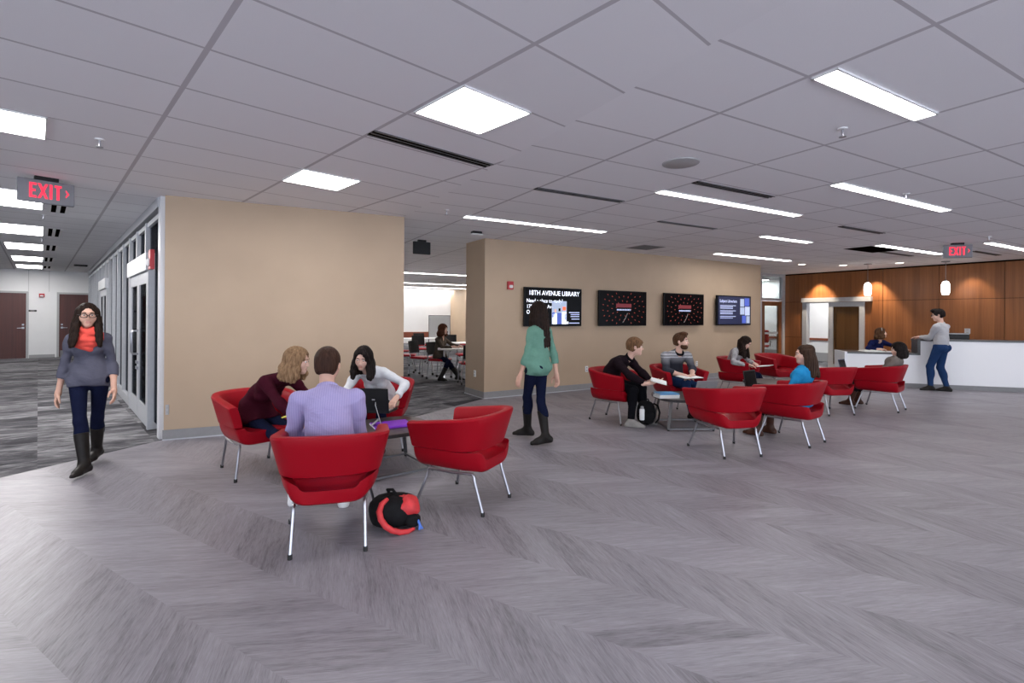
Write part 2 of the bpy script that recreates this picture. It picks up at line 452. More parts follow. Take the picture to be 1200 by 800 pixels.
# hall partition of aluminium and glass
g = struct(thing('window_1', '', '')); del g['label']; del g['category']
mb = MB(); W_GL.box(mb, .12, W_GL.L, 2.78, 2.9, -.06, .05); W_GL.box(mb, .12, W_GL.L, 2.66, 2.72, -.05, .03); W_GL.box(mb, 2.95, 7.1, 0, .14, -.05, .05); W_GL.box(mb, 9.2, W_GL.L, 0, .14, -.05, .05)
mb.build('rail', 'alu', g)
for t in (1.14, 2.08, 3.02, 3.98, 4.95, 5.9, 6.85, 7.8, 8.75, 9.7, 10.65, 11.6, 12.55, 13.5, 14.45):
    mb = MB(); z0 = 2.2 if t < 2.6 or 7.0 < t < 9.0 else 0
    W_GL.box(mb, t - .035, t + .035, z0, 2.72, -.05, .05); mb.build('mullion', 'alu', g)
mb = MB(); W_GL.box(mb, .0, .16, 0, 2.9, -.10, .035); mb.build('jamb', 'beige' if False else 'alu_white', g)
mb = MB(); W_GL.box(mb, .16, W_GL.L, .1, 2.7, -.012, -.002); mb.build('pane', 'glass_dark', g)
def glass_door(name, s0, s1, n):
    d = struct(thing(name, '', '')); del d['label']; del d['category']
    mb = MB(); W_GL.box(mb, s0 - .12, s1 + .12, 2.06, 2.28, .0, .10); mb.build('header', 'alu_white', d)
    mb = MB(); W_GL.box(mb, s0 - .10, s0, 0, 2.06, -.05, .07); W_GL.box(mb, s1, s1 + .10, 0, 2.06, -.05, .07); mb.build('door_frame', 'alu', d)
    w = (s1 - s0) / n
    for k in range(n):
        a, b = s0 + k * w + .01, s0 + (k + 1) * w - .01
        mb = MB(); o0, o1 = .02, .065
        W_GL.box(mb, a, a + .10, .02, 2.05, o0, o1); W_GL.box(mb, b - .10, b, .02, 2.05, o0, o1); W_GL.box(mb, a + .1, b - .1, .02, .27, o0, o1); W_GL.box(mb, a + .1, b - .1, 1.90, 2.05, o0, o1)
        lf = mb.build('door_leaf', 'alu', d)
        mb = MB(); W_GL.box(mb, a + .1, b - .1, .27, 1.90, .038, .048); mb.build('pane', 'glass_dark', lf)
        hs = b - .05 if k == 0 else a + .05
        pth = [W_GL.p(hs, .92, .065), W_GL.p(hs, .92, .12), W_GL.p(hs, .95, .14), W_GL.p(hs, 1.22, .14), W_GL.p(hs, 1.25, .12), W_GL.p(hs, 1.25, .065)]
        MB().tube(pth, .013).build('handle', 'chrome', lf, True)
        mb = MB()
        for z in (.80, .72): W_GL.box(mb, hs - .02, hs + .02, z - .02, z + .02, .065, .085)
        mb.build('lock', 'chrome', lf)
glass_door('door_3', .78, 2.62, 2); glass_door('door_4', 7.15, 8.98, 2)

# wooden doors at the end of the hall
def hall_door(name, r0, r1, hinge, kick):
    d = struct(thing(name, '', '')); del d['label']; del d['category']
    a, b = r0 + 5, r1 + 5
    mb = MB(); W_END.box(mb, a - .06, a, 0, 2.19, 0, .05); W_END.box(mb, b, b + .06, 0, 2.19, 0, .05); W_END.box(mb, a, b, 2.13, 2.19, 0, .05); mb.build('door_frame', 'frame', d)
    mb = MB(); W_END.box(mb, a, b, .01, 2.13, 0., .02)
    q = Matrix.Rotation(-W_END.rz, 4, 'Z'); mb.v = [tuple(q @ (Vector(p) - W_END.a)) for p in mb.v]
    lf = mb.build('door_leaf', 'wood_door', d, loc=W_END.a, rz=W_END.rz)
    if kick:
        mb = MB(); W_END.box(mb, a + .03, b - .03, .02, .23, .02, .024); mb.build('kick_plate', 'steel', d)
    hs = b - .07 if hinge == 0 else a + .07
    mb = MB(); mb.tube([W_END.p(hs, 1.0, .02), W_END.p(hs, 1.0, .075), W_END.p(hs - .14 * (1 if hinge == 0 else -1), .995, .075)], .011); W_END.box(mb, hs - .025, hs + .025, 1.08, 1.13, .02, .035); W_END.box(mb, hs - .03, hs + .03, .97, 1.03, .02, .03)
    mb.build('handle', 'chrome', d)
hall_door('door_1', -1.15, -.24, 0, False); hall_door('door_2', .56, 1.47, 1, True)
mb = MB()
for r_ in (-.185 + 5, .50 + 5 - .19): W_END.box(mb, r_ - .004, r_ + .004, 2.2, 2.9, 0, .003)
struct(mb.build('trim_1', 'grey'))

# storefront beside the wood wall
g = struct(thing('window_2', '', '')); del g['label']; del g['category']
L = 3.0
mb = MB(); W_SF.box(mb, L - .13, L, 0, H_CEIL, -.06, .06); W_SF.box(mb, L - 1.25, L - .13, 2.03, 2.12, -.05, .05); W_SF.box(mb, 0, L - .13, 2.82, H_CEIL, -.05, .05); W_SF.box(mb, 0, .1, 0, H_CEIL, -.05, .05); W_SF.box(mb, L - 1.3, L - 1.2, 0, H_CEIL, -.05, .05)
mb.build('window_frame', 'alu', g)
mb = MB(); W_SF.box(mb, .1, L - .13, 2.12, 2.82, -.006, .006); W_SF.box(mb, .1, L - 1.3, .1, 2.12, -.006, .006); mb.build('pane', 'glass', g)
d = struct(thing('door_5', '', '')); del d['label']; del d['category']
mb = MB(); a, b = L - 1.19, L - .14
for s0_, s1_, z0, z1 in ((a, a + .16, .02, 2.02), (b - .16, b, .02, 2.02), (a + .16, b - .16, 1.88, 2.02), (a + .16, b - .16, .02, .28)): W_SF.box(mb, s0_, s1_, z0, z1, -.03, .03)
mb.v = [tuple(Matrix.Rotation(-W_SF.rz, 4, 'Z') @ (Vector(p) - W_SF.a)) for p in mb.v]
mb.build('door_leaf', 'wood', d, loc=W_SF.a, rz=W_SF.rz)
mb = MB(); W_SF.box(mb, a + .16, b - .16, .28, 1.88, -.005, .005); mb.build('pane', 'glass', d)
mb = MB(); W_SF.box(mb, a + .16, b - .16, .98, 1.04, -.012, .012); mb.build('push_bar', 'alu', d)
# office rooms behind it and behind the sliding door
n2 = Vector((.847, .531, 0)); e2 = W_WOOD.e
q0 = W_WOOD.a + n2 * 2.2
encl('wall_office', tuple((q0 - e2 * 9)[:2]), tuple((q0 + e2 * 4)[:2]), 'white_wall')
encl('wall_office_back', (4.8, 20.9), (12.9, 25.6), 'white_wall')
wfo = WF(tuple((q0 - e2 * 9)[:2]), tuple((q0 + e2 * 4)[:2]))
mb = MB(); wfo.box(mb, 0, 13, .72, .80, 0, .03); struct(mb.build('trim_2', 'wood_rail'))
mb = MB(); wfo.box(mb, 0, 13, 0, .30, 0, .015); struct(mb.build('baseboard_office', 'grey'))
encl('wall_office_end', tuple((W_WOOD.p(3.2, 0, -.17))[:2]), tuple((W_WOOD.p(3.2, 0, -2.2))[:2]), 'white_wall')

# sliding glass door hung in front of the panelling
d = struct(thing('door_6', '', '')); del d['label']; del d['category']
mb = MB(); W_WOOD.box(mb, .62, 2.54, 1.985, 2.115, .0, .10); mb.build('header', 'alu', d)
mb = MB(); W_WOOD.box(mb, .62, .75, 0, 1.985, -.15, .035); W_WOOD.box(mb, .75, 1.42, 1.96, 2.02, -.15, -.02); mb.build('door_frame', 'alu', d)
mb = MB(); a, b = 1.40, 2.36
for s0_, s1_, z0, z1 in ((a, a + .13, .02, 1.975), (b - .13, b, .02, 1.975), (a + .13, b - .13, 1.84, 1.975), (a + .13, b - .13, .02, .13)): W_WOOD.box(mb, s0_, s1_, z0, z1, .02, .06)
lf = mb.build('door_leaf', 'alu', d)
mb = MB(); W_WOOD.box(mb, a + .13, b - .13, .13, 1.84, .035, .045); mb.build('pane', 'glass', lf)
mb = MB(); mb.tube([W_WOOD.p(a + .06, .92, .06), W_WOOD.p(a + .06, .92, .11), W_WOOD.p(a + .06, 1.16, .11), W_WOOD.p(a + .06, 1.16, .06)], .012); mb.build('handle', 'chrome', lf, True)
tag(wfo.box(MB(), 9.86, 9.98, 1.06, 1.15, 0., .03).build('thermostat', 'grey'), 'small grey thermostat on white wall seen through the sliding door opening', 'thermostat')

# ------------------------------------------------------------------ ceiling fittings
def rect_fix(name, label, cat, grid, x0, x1, y0, y1, lamp='lamp', group=None, fr=.012, drop=.012):
    P = hallp if grid == 'h' else roomp; ang = A_HALL if grid == 'h' else A_ROOM
    cx, cy = P((x0 + x1) / 2, (y0 + y1) / 2); w, h = x1 - x0, y1 - y0
    o = thing(name, label, cat, (cx, cy, H_CEIL), ang, group)
    mb = MB()
    for c, d_ in (((0, h / 2 - fr / 2), (w, fr)), ((0, -h / 2 + fr / 2), (w, fr)), ((w / 2 - fr / 2, 0), (fr, h)), ((-w / 2 + fr / 2, 0), (fr, h))): mb.box((c[0], c[1], -drop / 2), (d_[0], d_[1], drop))
    mb.build('frame', 'white', o)
    MB().box((0, 0, -.003), (w - 2 * fr, h - 2 * fr, .006)).build('diffuser', lamp, o)
    return o
LG = 'lit ceiling panels over the hall and lounge'
hl = ['wide lit ceiling panel nearest over the hall, cut by the photo edge', 'second lit ceiling panel along the hall, behind the exit sign', 'third lit ceiling panel along the hall', 'fourth lit ceiling panel along the hall', 'fifth lit ceiling panel along the hall', 'farthest lit ceiling panel, close to the white wall with doors']
for (x0, x1, y0, y1), lb in zip([(-1.8, -.6, 1.87, 2.47), (-1.8, -.6, 5.0, 6.25), (-1.75, -.58, 8.1, 9.4), (-1.15, -.57, 11.05, 12.35), (-1.14, -.56, 14.25, 15.75), (-1.13, -.55, 17.35, 18.7)], hl):
    rect_fix('ceiling_panel_light', lb, 'ceiling light', 'h', x0, x1, y0, y1, group='ceiling lights along the hall')
rect_fix('ceiling_panel_light', 'large square lit ceiling panel nearest the camera, above the black slot diffuser', 'ceiling light', 'h', 1.22, 1.81, -.63, -.07, group='square ceiling panels')
rect_fix('ceiling_panel_light', 'smaller looking square lit ceiling panel in front of the left beige wall', 'ceiling light', 'h', 1.19, 1.79, 1.83, 2.40, group='square ceiling panels')
rl = [((.03, 1.27, -.15, 0.), 'wide short linear ceiling light nearest the camera on the right'),
      ((2.55, 5.12, 1.12, 1.26), 'long linear ceiling light behind the nearest one on the right, beside a sprinkler'),
      ((1.21, 3.83, 2.28, 2.42), 'long linear ceiling light beyond the round ceiling speaker'),
      ((-.07, 2.46, 4.69, 4.84), 'long linear ceiling light over the left end of the screen wall'),
      ((5.0, 6.42, 3.60, 3.75), 'short far linear ceiling light in the middle of the lounge'),
      ((6.3, 9.0, 5.57, 5.75), 'linear ceiling light over the right end of the screen wall'),
      ((7.82, 10.4, 3.10, 3.26), 'linear ceiling light beside the dark missing tile, before the exit sign'),
      ((9.1, 11.7, 1.94, 2.08), 'linear ceiling light at the right edge above the wooden wall')]
for (x0, x1, y0, y1), lb in rl: rect_fix('linear_ceiling_light', lb, 'ceiling light', 'r', x0, x1, y0, y1, group='linear ceiling lights in the lounge')
# fixtures added out of view to light the foreground and the right side
for k, (gr, x0, x1, y0, y1) in enumerate([('r', -2.6, -.1, -3.1, -2.8), ('r', 1.2, 3.8, -3.9, -3.6), ('r', 5.1, 7.6, -3.6, -3.3), ('r', 7.6, 10.2, -.9, -.7), ('r', -1.3, 1.2, -6.2, -5.9), ('h', -4.6, -3.4, 9, 9.6), ('r', 11.5, 14., -3.0, -2.8), ('r', 11.3, 13.9, -.2, 0.), ('r', 12.5, 15.1, 1.0, 1.2)]):
    rect_fix('linear_ceiling_light', 'added linear ceiling light out of view', 'ceiling light', gr, x0, x1, y0, y1, group='added ceiling lights out of view')
def slot(label, gr, x0, x1, y0, y1, rows=2, along='x', mats=('gap', 'steel')):
    P = hallp if gr == 'h' else roomp; ang = A_HALL if gr == 'h' else A_ROOM
    cx, cy = P((x0 + x1) / 2, (y0 + y1) / 2); w, h = x1 - x0, y1 - y0
    o = thing('slot_diffuser', label, 'air vent', (cx, cy, H_CEIL), ang, 'slot air diffusers')
    MB().box((0, 0, -.002), (w, h, .004)).build('slot', mats[0], o)
    mb = MB()
    for k in range(rows + 1):
        if along == 'x': mb.box((0, -h / 2 + h * k / rows, -.005), (w, h * .10, .010))
        else: mb.box((-w / 2 + w * k / rows, 0, -.005), (w * .22, h, .010))
    mb.build('blade', mats[1], o)
slot('long black slot air diffuser between the two square ceiling panels', 'h', 1.2, 2.4, .44, .55)
for lb, y0, y1 in (('black and white slot air vent beside the second hall light, under the exit sign', 5.5, 6.4), ('black and white slot air vent beside the third hall light', 8.3, 9.4), ('black and white slot air vent beside the fourth hall light', 11.1, 12.3), ('black and white slot air vent beside the fifth hall light', 14.3, 15.6), ('black and white slot air vent beside the farthest hall light', 17.5, 18.5)):
    slot(lb, 'h', -.545, -.36, y0, y1, 2, 'y', ('gap', 'white'))
for lb, a in (('black slot air diffuser above the left end of the screen wall, near its linear light', (-.02, 1.22, 2.91, 2.99)), ('black slot air diffuser directly behind the round ceiling speaker', (1.26, 2.54, 1.85, 1.93)), ('thin slot air diffuser above the middle of the screen wall', (2.52, 3.75, 3.59, 3.66)), ('slot air diffuser with a bright reflection before the dark missing tile', (5.16, 6.41, 2.45, 2.53)), ('slot air diffuser right of the exit sign by the wooden wall', (10.4, 11.7, 2.58, 2.66)), ('thin slot air diffuser just behind the dark missing tile', (8.95, 10.3, 3.62, 3.70))):
    slot(lb, 'r', *a)
o = thing('ceiling_grille', 'square dark grey air grille in ceiling over the screen wall', 'air vent', (*roomp(4.35, 5.77), H_CEIL), A_ROOM)
MB().box((0, 0, -.003), (.58, .53, .006)).build('frame', 'grey', o); mb = MB()
for k in range(12): mb.box((0, -.23 + k * .042, -.007), (.52, .016, .008))
mb.build('blade', 'steel', o)
tag(MB().box((0, 0, -.003), (1.12, .50, .006)).build('dark_bay_plate', 'gap', loc=(*roomp(8.42, 3.58), H_CEIL), rz=A_ROOM), 'flat dark plate painted as the shade of a missing ceiling tile, before the wooden wall', 'ceiling opening')  # flat dark plate; the shade of the open bay is in its colour
o = thing('ceiling_speaker', 'round pale grey ceiling speaker grille in the lounge', 'speaker', (*roomp(.64, 1.52), H_CEIL), 0)
MB().lathe([(.001, -.012), (.13, -.011), (.145, -.004), (.15, 0)], n=32).build('speaker_grille', plain('pale_grille', (.40, .385, .38), .7), o, True)
MB().lathe([(.146, -.010), (.162, -.006), (.164, 0), (.146, 0)], n=32).build('rim', 'grey_wall', o, True)
def sprinkler(xy, lb):
    o = thing('sprinkler', lb, 'sprinkler', (xy[0], xy[1], H_CEIL), 0, 'fire sprinklers on the ceiling')
    MB().lathe([(.034, 0), (.032, -.008), (.012, -.012)], n=14).build('escutcheon', 'white', o, True)
    mb = MB().lathe([(.010, -.012), (.008, -.04), (.006, -.06)], n=10); mb.lathe([(.024, -.062), (.024, -.066)], n=12); mb.build('sprinkler_head', 'chrome', o)
for xy, lb in ((hallp(-.29, 2.18), 'small sprinkler hanging beside the nearest hall light'), (hallp(-.6, 6.75), 'small sprinkler just behind the second hall light'), (hallp(-.6, 9.9), 'small sprinkler just behind the third hall light'), (roomp(1.01, .33), 'small sprinkler beneath the nearest linear light on the right'), (roomp(3.68, 1.03), 'small sprinkler above the long linear light on the right'), (roomp(-.43, 4.52), 'small sprinkler near the opening between beige walls'), (roomp(8.26, 1.73), 'small sprinkler near the right edge light')): sprinkler(xy, lb)
for (x, y), lb in (((10.1, 6.0), 'leftmost recessed round downlight before the wooden wall'), ((11.2, 5.55), 'recessed round downlight above the sliding door'), ((11.75, 4.5), 'recessed round downlight beside the left pendant lamp')):
    p = roomp(x, y); o = thing('downlight', lb, 'ceiling light', (*p, H_CEIL), 0, 'round downlights along the wooden wall')
    MB().lathe([(.085, -.002), (.10, -.006), (.11, 0)], n=24).build('rim', 'white', o, True); MB().lathe([(.001, -.003), (.083, -.004)], n=24).build('lens', 'down', o)
# spotlights of the wall washers by the panelling
for k, (s_, pw) in enumerate(((1.15, 26), (2.62, 26), (4.7, 6))):
    l = bpy.data.lights.new('wall_washer', 'SPOT'); l.energy = pw * 8.5; l.color = (1, .83, .62); l.spot_size = R(74); l.spot_blend = .6; l.shadow_soft_size = .05
    o = bpy.data.objects.new('wall_washer_lamp', l); C.objects.link(o); p = W_WOOD.p(s_, 2.88, .33); o.location = p
    o.rotation_euler = (W_WOOD.p(s_, 1.2, .08) - p).to_track_quat('-Z', 'Y').to_euler()
for (x, y), lb in (((9.13, 12.82), 'white glass pendant lamp hanging above the receptionist'), ((10.53, 12.13), 'white glass pendant lamp hanging above the standing man')):
    o = thing('pendant_lamp', lb, 'pendant lamp', (x, y, H_CEIL), 0, 'glass pendant lamps over the desk')
    MB().lathe([(.085, 0), (.085, -.02), (.02, -.028)], n=20).build('canopy', 'steel', o, True); MB().tube([(0, 0, -.02), (0, 0, -.47)], .004, 6).build('cord', 'steel', o)
    MB().lathe([(.025, -.455), (.032, -.48), (.030, -.50)], n=16).build('cap', 'steel', o, True)
    MB().lathe([(.030, -.485), (.058, -.505), (.082, -.57), (.084, -.66), (.078, -.76), (.062, -.815), (.001, -.815)], n=24).build('lamp_shade', 'pendant', o, True)
# exit signs
M['exit_case'] = plain('exit_sign_case', (.20, .20, .22), .5)
def exit_sign(loc, ang, lb, w=.43, h=.24, body='exit_case'):
    o = thing('exit_sign', lb, 'exit sign', loc, ang)
    mb = MB().box((0, 0, -h / 2), (w, .045, h), bev=.006); mb.build('housing', body, o)
    MB().box((0, 0, .018), (w * .42, .07, .036)).build('mount', 'black', o)
    lh, lw, st = h * .64, w * .125, w * .048; z0 = -h * .80; yy = -.0255
    def stroke(mb, x0, z0_, x1, z1_): mb.box(((x0 + x1) / 2, yy, (z0_ + z1_) / 2), (abs(x1 - x0), .004, abs(z1_ - z0_)))
    x = -w * .30
    mb = MB(); stroke(mb, x, z0, x + st, z0 + lh)
    for zz in (0, (lh - st) / 2, lh - st): stroke(mb, x + st, z0 + zz, x + lw * (.86 if 0 < zz < lh - st else 1), z0 + zz + st)
    x += lw + w * .04
    for a_ in (-1, 1): mb.obox((x + lw * .55, yy, z0 + lh / 2), Vector((a_ * lw * .52, 0, lh * .5)), Vector((0, .002, 0)), Vector((st * .5, 0, 0)))
    x += lw * 1.1 + w * .045; stroke(mb, x, z0, x + st, z0 + lh); x += st + w * .04
    stroke(mb, x, z0 + lh - st, x + lw, z0 + lh); stroke(mb, x + lw / 2 - st / 2, z0, x + lw / 2 + st / 2, z0 + lh - st)
    mb.build('letters', 'exit', o)
    MB().add([(w * .335, -.026, -h * .30), (w * .40, -.026, -h * .48), (w * .335, -.026, -h * .66), (w * .335, -.026, -h * .58), (w * .365, -.026, -h * .48), (w * .335, -.026, -h * .38)], [(0, 5, 4, 1), (1, 4, 3, 2)]).build('arrow', 'exit', o)
exit_sign((-4.84, 5.18, H_CEIL - .036), R(50), 'red lit EXIT sign hanging from the hall ceiling', .44, .235)
exit_sign((8.20, 9.2, H_CEIL - .036), R(-22), 'red lit EXIT sign hanging before the wooden wall', .43, .24)
o = thing('exit_sign', 'black hanging sign box seen from its back in the classroom opening', 'exit sign', (-1.69, 9.3, H_CEIL - .03), A_ROOM)
MB().box((0, 0, -.12), (.33, .05, .23), bev=.006).build('housing', 'black', o); MB().box((0, 0, .010), (.15, .07, .04)).build('mount', 'black', o)
o = thing('emergency_light', 'small black ceiling fitting with clear lens beside the pillar', 'emergency light', (-.60, 8.3, H_CEIL), A_ROOM)
MB().box((0, 0, -.02), (.17, .10, .04), bev=.008).build('housing', 'black', o); MB().box((0, -.02, -.052), (.20, .08, .024), bev=.01).build('lens', 'white', o)
tag(MB().box((0, 0, -.02), (.30, .22, .04), bev=.01).build('ceiling_fitting', 'black', loc=(*hallp(.25, 16.2), H_CEIL), rz=A_HALL), 'small black fitting on the hall ceiling near the far doors', 'ceiling fitting')

# ------------------------------------------------------------------ things on the walls
def plate(name, lb, cat, wf, s_, z, w, h, mat, d=.012, slots=True, group=None):
    o = thing(name, lb, cat, wf.p(s_, z, 0), wf.rz if wf.n.dot(Vector((math.sin(wf.rz), -math.cos(wf.rz), 0))) > 0 else wf.rz + PI, group)
    MB().box((0, -d / 2, 0), (w, d, h), bev=.003).build('cover_plate', mat, o)
    if slots:
        for k in (-1, 1): MB().box((0, -d - .002, k * h * .22), (w * .38, .004, h * .2)).build('socket', 'grey', o)
    return o
plate('wall_outlet', 'white power outlet low on wall, left of the boy in maroon', 'outlet', W_TV, 2.38, .42, .075, .12, 'white')
plate('wall_outlet', 'white power outlet low on wall, right of the man in a sweater', 'outlet', W_TV, 5.80, .38, .075, .12, 'white')
plate('wall_outlet', 'power outlet on the narrow end of the screen wall', 'outlet', W_RET, .36, .42, .075, .12, 'white')
plate('wall_switch', 'grey switch plate on wooden wall behind the high counter', 'switch', W_WOOD, 4.6, 1.2, .11, .13, 'alu')
plate('wall_outlet', 'small outlet low on the left beige wall corner by the glass door', 'outlet', W_A, .035, .36, .035, .12, 'grey_wall')
def strobe(lb, wf, s_, z, w=.12, h=.15):
    o = plate('fire_alarm', lb, 'fire alarm', wf, s_, z, w, h, 'red_alarm', .045, False)
    MB().box((0, -.055, -h * .14), (w * .62, .03, h * .38), bev=.01).build('strobe_lens', 'white', o); return o
strobe('red fire alarm strobe on wall left of the first screen', W_TV, .525, 2.065)
strobe('red fire alarm box on white wall between the far hall doors', W_END, 5.13, 2.07, .14, .12)
o = strobe('red fire alarm strobe at the corner of the glass partition', W_GL, .42, 2.17, .16, .24)
o.location = W_GL.p(.30, 2.16, .06)
o = thing('room_sign', 'small black room sign on white wall beside the left far door', 'sign', W_END.p(4.91, 1.56, 0), W_END.rz)
MB().box((0, -.005, 0), (.20, .01, .055)).build('sign_panel', 'black', o)
for k in range(4): MB().box((-.04 + k * .026, -.011, 0), (.016, .002, .014)).build('lettering', 'white', o)

# screens
M['tv_body'] = plain('tv_black', (.004, .004, .005), .35, spec=.15); M['tv_dark'] = plain('tv_panel', (.003, .003, .004), .25, spec=.06)
M['t_white'] = screen('screen_white', (.80, .85, 1.), 1.0); M['t_blue'] = screen('screen_blue', (.06, .10, .42), .55); M['t_red'] = screen('screen_red', (.30, .035, .02), .36)
M['t_dim'] = screen('screen_dim_text', (.50, .56, .8), .42); M['t_photo'] = screen('screen_photo', (.36, .42, .56), .45); M['t_navy'] = screen('screen_navy', (.010, .015, .05), .45)
M['t_skin'] = screen('screen_skin', (.55, .33, .25), .7); M['t_redl'] = screen('screen_dark_red', (.15, .012, .018), .4); M['t_grey'] = screen('screen_grey', (.25, .24, .24), .5); M['t_orange'] = screen('screen_orange', (.8, .14, .05), .8)
def tv(s0, lb):
    o = thing('wall_screen', lb, 'screen', W_TV.p(s0 + .68, 1.675, 0), W_TV.rz, 'four flat screens on the beige wall')
    MB().box((0, -.03, 0), (.5, .06, .4)).build('bracket', 'black', o)
    MB().box((0, -.085, 0), (1.37, .05, .745), bev=.006).build('bezel', 'tv_body', o)
    p = MB().box((0, -.112, 0), (1.335, .006, .71)).build('panel', 'tv_dark', o)
    return o, p
Y = -.1165
def quad(o, x0, x1, z0, z1, mat, name='picture', dy=0.):
    return MB().add([(x0, Y - dy, z0), (x1, Y - dy, z0), (x1, Y - dy, z1), (x0, Y - dy, z1)], [(0, 1, 2, 3)]).build(name, mat, o)
o, p = tv(.79, 'leftmost screen, titled 18TH AVENUE LIBRARY, behind the walking woman in green')
text('title', '18TH AVENUE LIBRARY', .125, 't_white', p, (-.60, Y, .225), width=1.20, bold=.0015)
text('line', 'Need a place to study?', .10, 't_white', p, (-.645, Y, .085), width=.84, bold=.0005)
text('line', '175 W 18th Ave', .10, 't_white', p, (-.645, Y, -.025), width=.60, bold=.0005)
text('line', 'Open', .10, 't_white', p, (-.645, Y, -.13), width=.21, bold=.0005)
quad(p, -.06, .30, -.33, .12, 't_photo'); 
for x, z, w, h, mt in ((-.04, -.33, .10, .20, 't_white'), (.07, -.33, .10, .22, 't_blue'), (.19, -.33, .10, .24, 't_white'), (.00, -.10, .05, .06, 't_skin'), (.10, -.08, .05, .06, 'tv_dark'), (.20, -.06, .08, .07, 't_orange'), (-.05, -.2, .06, .1, 't_blue'), (.24, -.25, .05, .13, 't_blue')): quad(p, x, x + w, z, z + h, mt, 'figure', .001)
for x0, x1, z in ((.36, .62, -.10), (.40, .62, -.14), (.40, .62, -.18), (.42, .62, -.23), (.36, .62, -.31)): quad(p, x0, x1, z - .009, z + .009, 't_dim', 'small_text')
quad(p, .31, .345, -.325, -.28, 't_white', 'emblem')
for s0_, lb in ((2.62, 'second screen from left, dark with ring of red sparks'), (4.55, 'third screen from left, dark with ring of red sparks, above the man in a sweater')):
    o, p = tv(s0_, lb); mb = MB()
    for ring_, n_ in ((.17, 10), (.27, 16), (.37, 20), (.47, 24), (.57, 26)):
        for k in range(n_):
            t = 2 * PI * k / n_ + ring_ * 3; x, z = ring_ * 1.25 * math.cos(t), ring_ * .95 * math.sin(t)
            if abs(x) > .62 or abs(z) > .33: continue
            dx, dz = math.cos(t) * .016, math.sin(t) * .016; ex, ez = -math.sin(t) * .007, math.cos(t) * .007
            mb.add([(x - dx - ex, Y, z - dz - ez), (x + dx - ex, Y, z + dz - ez), (x + dx + ex, Y, z + dz + ez), (x - dx + ex, Y, z - dz + ez)], [(0, 1, 2, 3)])
    mb.build('spark', 't_red', p)
    quad(p, -.22, .22, .02, .10, 't_redl', 'banner')
    mb = MB(); rr = random.Random(5)
    x = -.20
    while x < .20:
        w = rr.uniform(.014, .03); mb.add([(x, Y, -.045), (x + w, Y, -.045), (x + w, Y, -.015), (x, Y, -.015)], [(0, 1, 2, 3)]); x += w + .007
    mb.build('small_text', 't_dim', p)
    mb = MB(); pts = [(.10 - .02 * k - .0035 * k * k, -.10 - .05 * k) for k in range(5)]
    for (x0, z0), (x1, z1) in zip(pts, pts[1:]): mb.add([(x0, Y, z0), (x0 + .012, Y, z0), (x1 + .012, Y, z1), (x1, Y, z1)], [(0, 1, 2, 3)])
    mb.build('light_streak', 't_grey', p)
o, p = tv(6.42, 'rightmost screen, navy page with a photo column at its right side')
quad(p, -.65, .65, -.345, .345, 't_navy', 'page', -.0005)
text('title', 'Subject Librarians', .10, 't_dim', p, (-.60, Y - .001, .20), width=.68, bold=.002)
for z in (.12, .085, .05, -.01, -.05, -.085, -.15, -.19): quad(p, -.58, -.58 + (.62 if z in (.12, -.01, -.15) else .5), z - .008, z + .008, 't_dim', 'small_text', .001)
for x0, x1, z0, z1, mt in ((.22, .38, .10, .30, 't_photo'), (.40, .60, .12, .32, 't_blue'), (.22, .40, -.10, .08, 't_photo'), (.42, .62, -.12, .10, 't_dim'), (.30, .46, -.32, -.13, 't_blue'), (.48, .62, -.32, -.14, 't_photo')): quad(p, x0, x1, z0, z1, mt, 'picture', .001)
# ------------------------------------------------------------------ lounge chair
def chair_band():
    N = 44; rings = []; YF, Y0 = .30, -.02
    def outline(t, h, inset):
        a = .318 + .062 * h - inset; b = (.255 + .085 * h) - inset; yf = YF + .012 * h
        L1 = yf - Y0; arc = 1.9 * .42; tot = 2 * L1 + 2 * arc
        s_ = t * tot
        if s_ < L1: return (a, yf - s_)
        if s_ > tot - L1: return (-a, yf - (tot - s_))
        th = (s_ - L1) / (2 * arc) * PI; e = 2 / 2.7
        cx, sx = math.cos(th), math.sin(th)
        return (a * math.copysign(abs(cx) ** e, cx), Y0 - (b + Y0) * abs(sx) ** e)
    for i in range(N + 1):
        t = i / N; sec = []
        for (h, ins) in ((0, .012), (0.03, 0), (.35, 0), (.7, 0), (.93, 0), (.985, .010), (1.0, .026), (1.0, .054), (.985, .070), (.93, .080), (.6, .082), (.25, .078), (.03, .072), (0, .058)):
            x, y = outline(t, h, ins)
            zt = .755 - .075 * max(0, min(1, (y + .33) / .62)); zb = .475 - .0 * max(0, min(1, (y + .2) / .5))
            sec.append((x, y, zb + (zt - zb) * h))
        if i in (0, N):
            c = Vector((0, 0, 0))
            for q in sec: c += Vector(q) / len(sec)
            s2 = [tuple(c + (Vector(q) - c) * .90 + Vector((0, .012, 0))) for q in sec]
            if i == 0: rings.append(s2)
            rings.append(sec)
            if i == N: rings.append(s2)
        else: rings.append(sec)
    return MB().loft(rings)
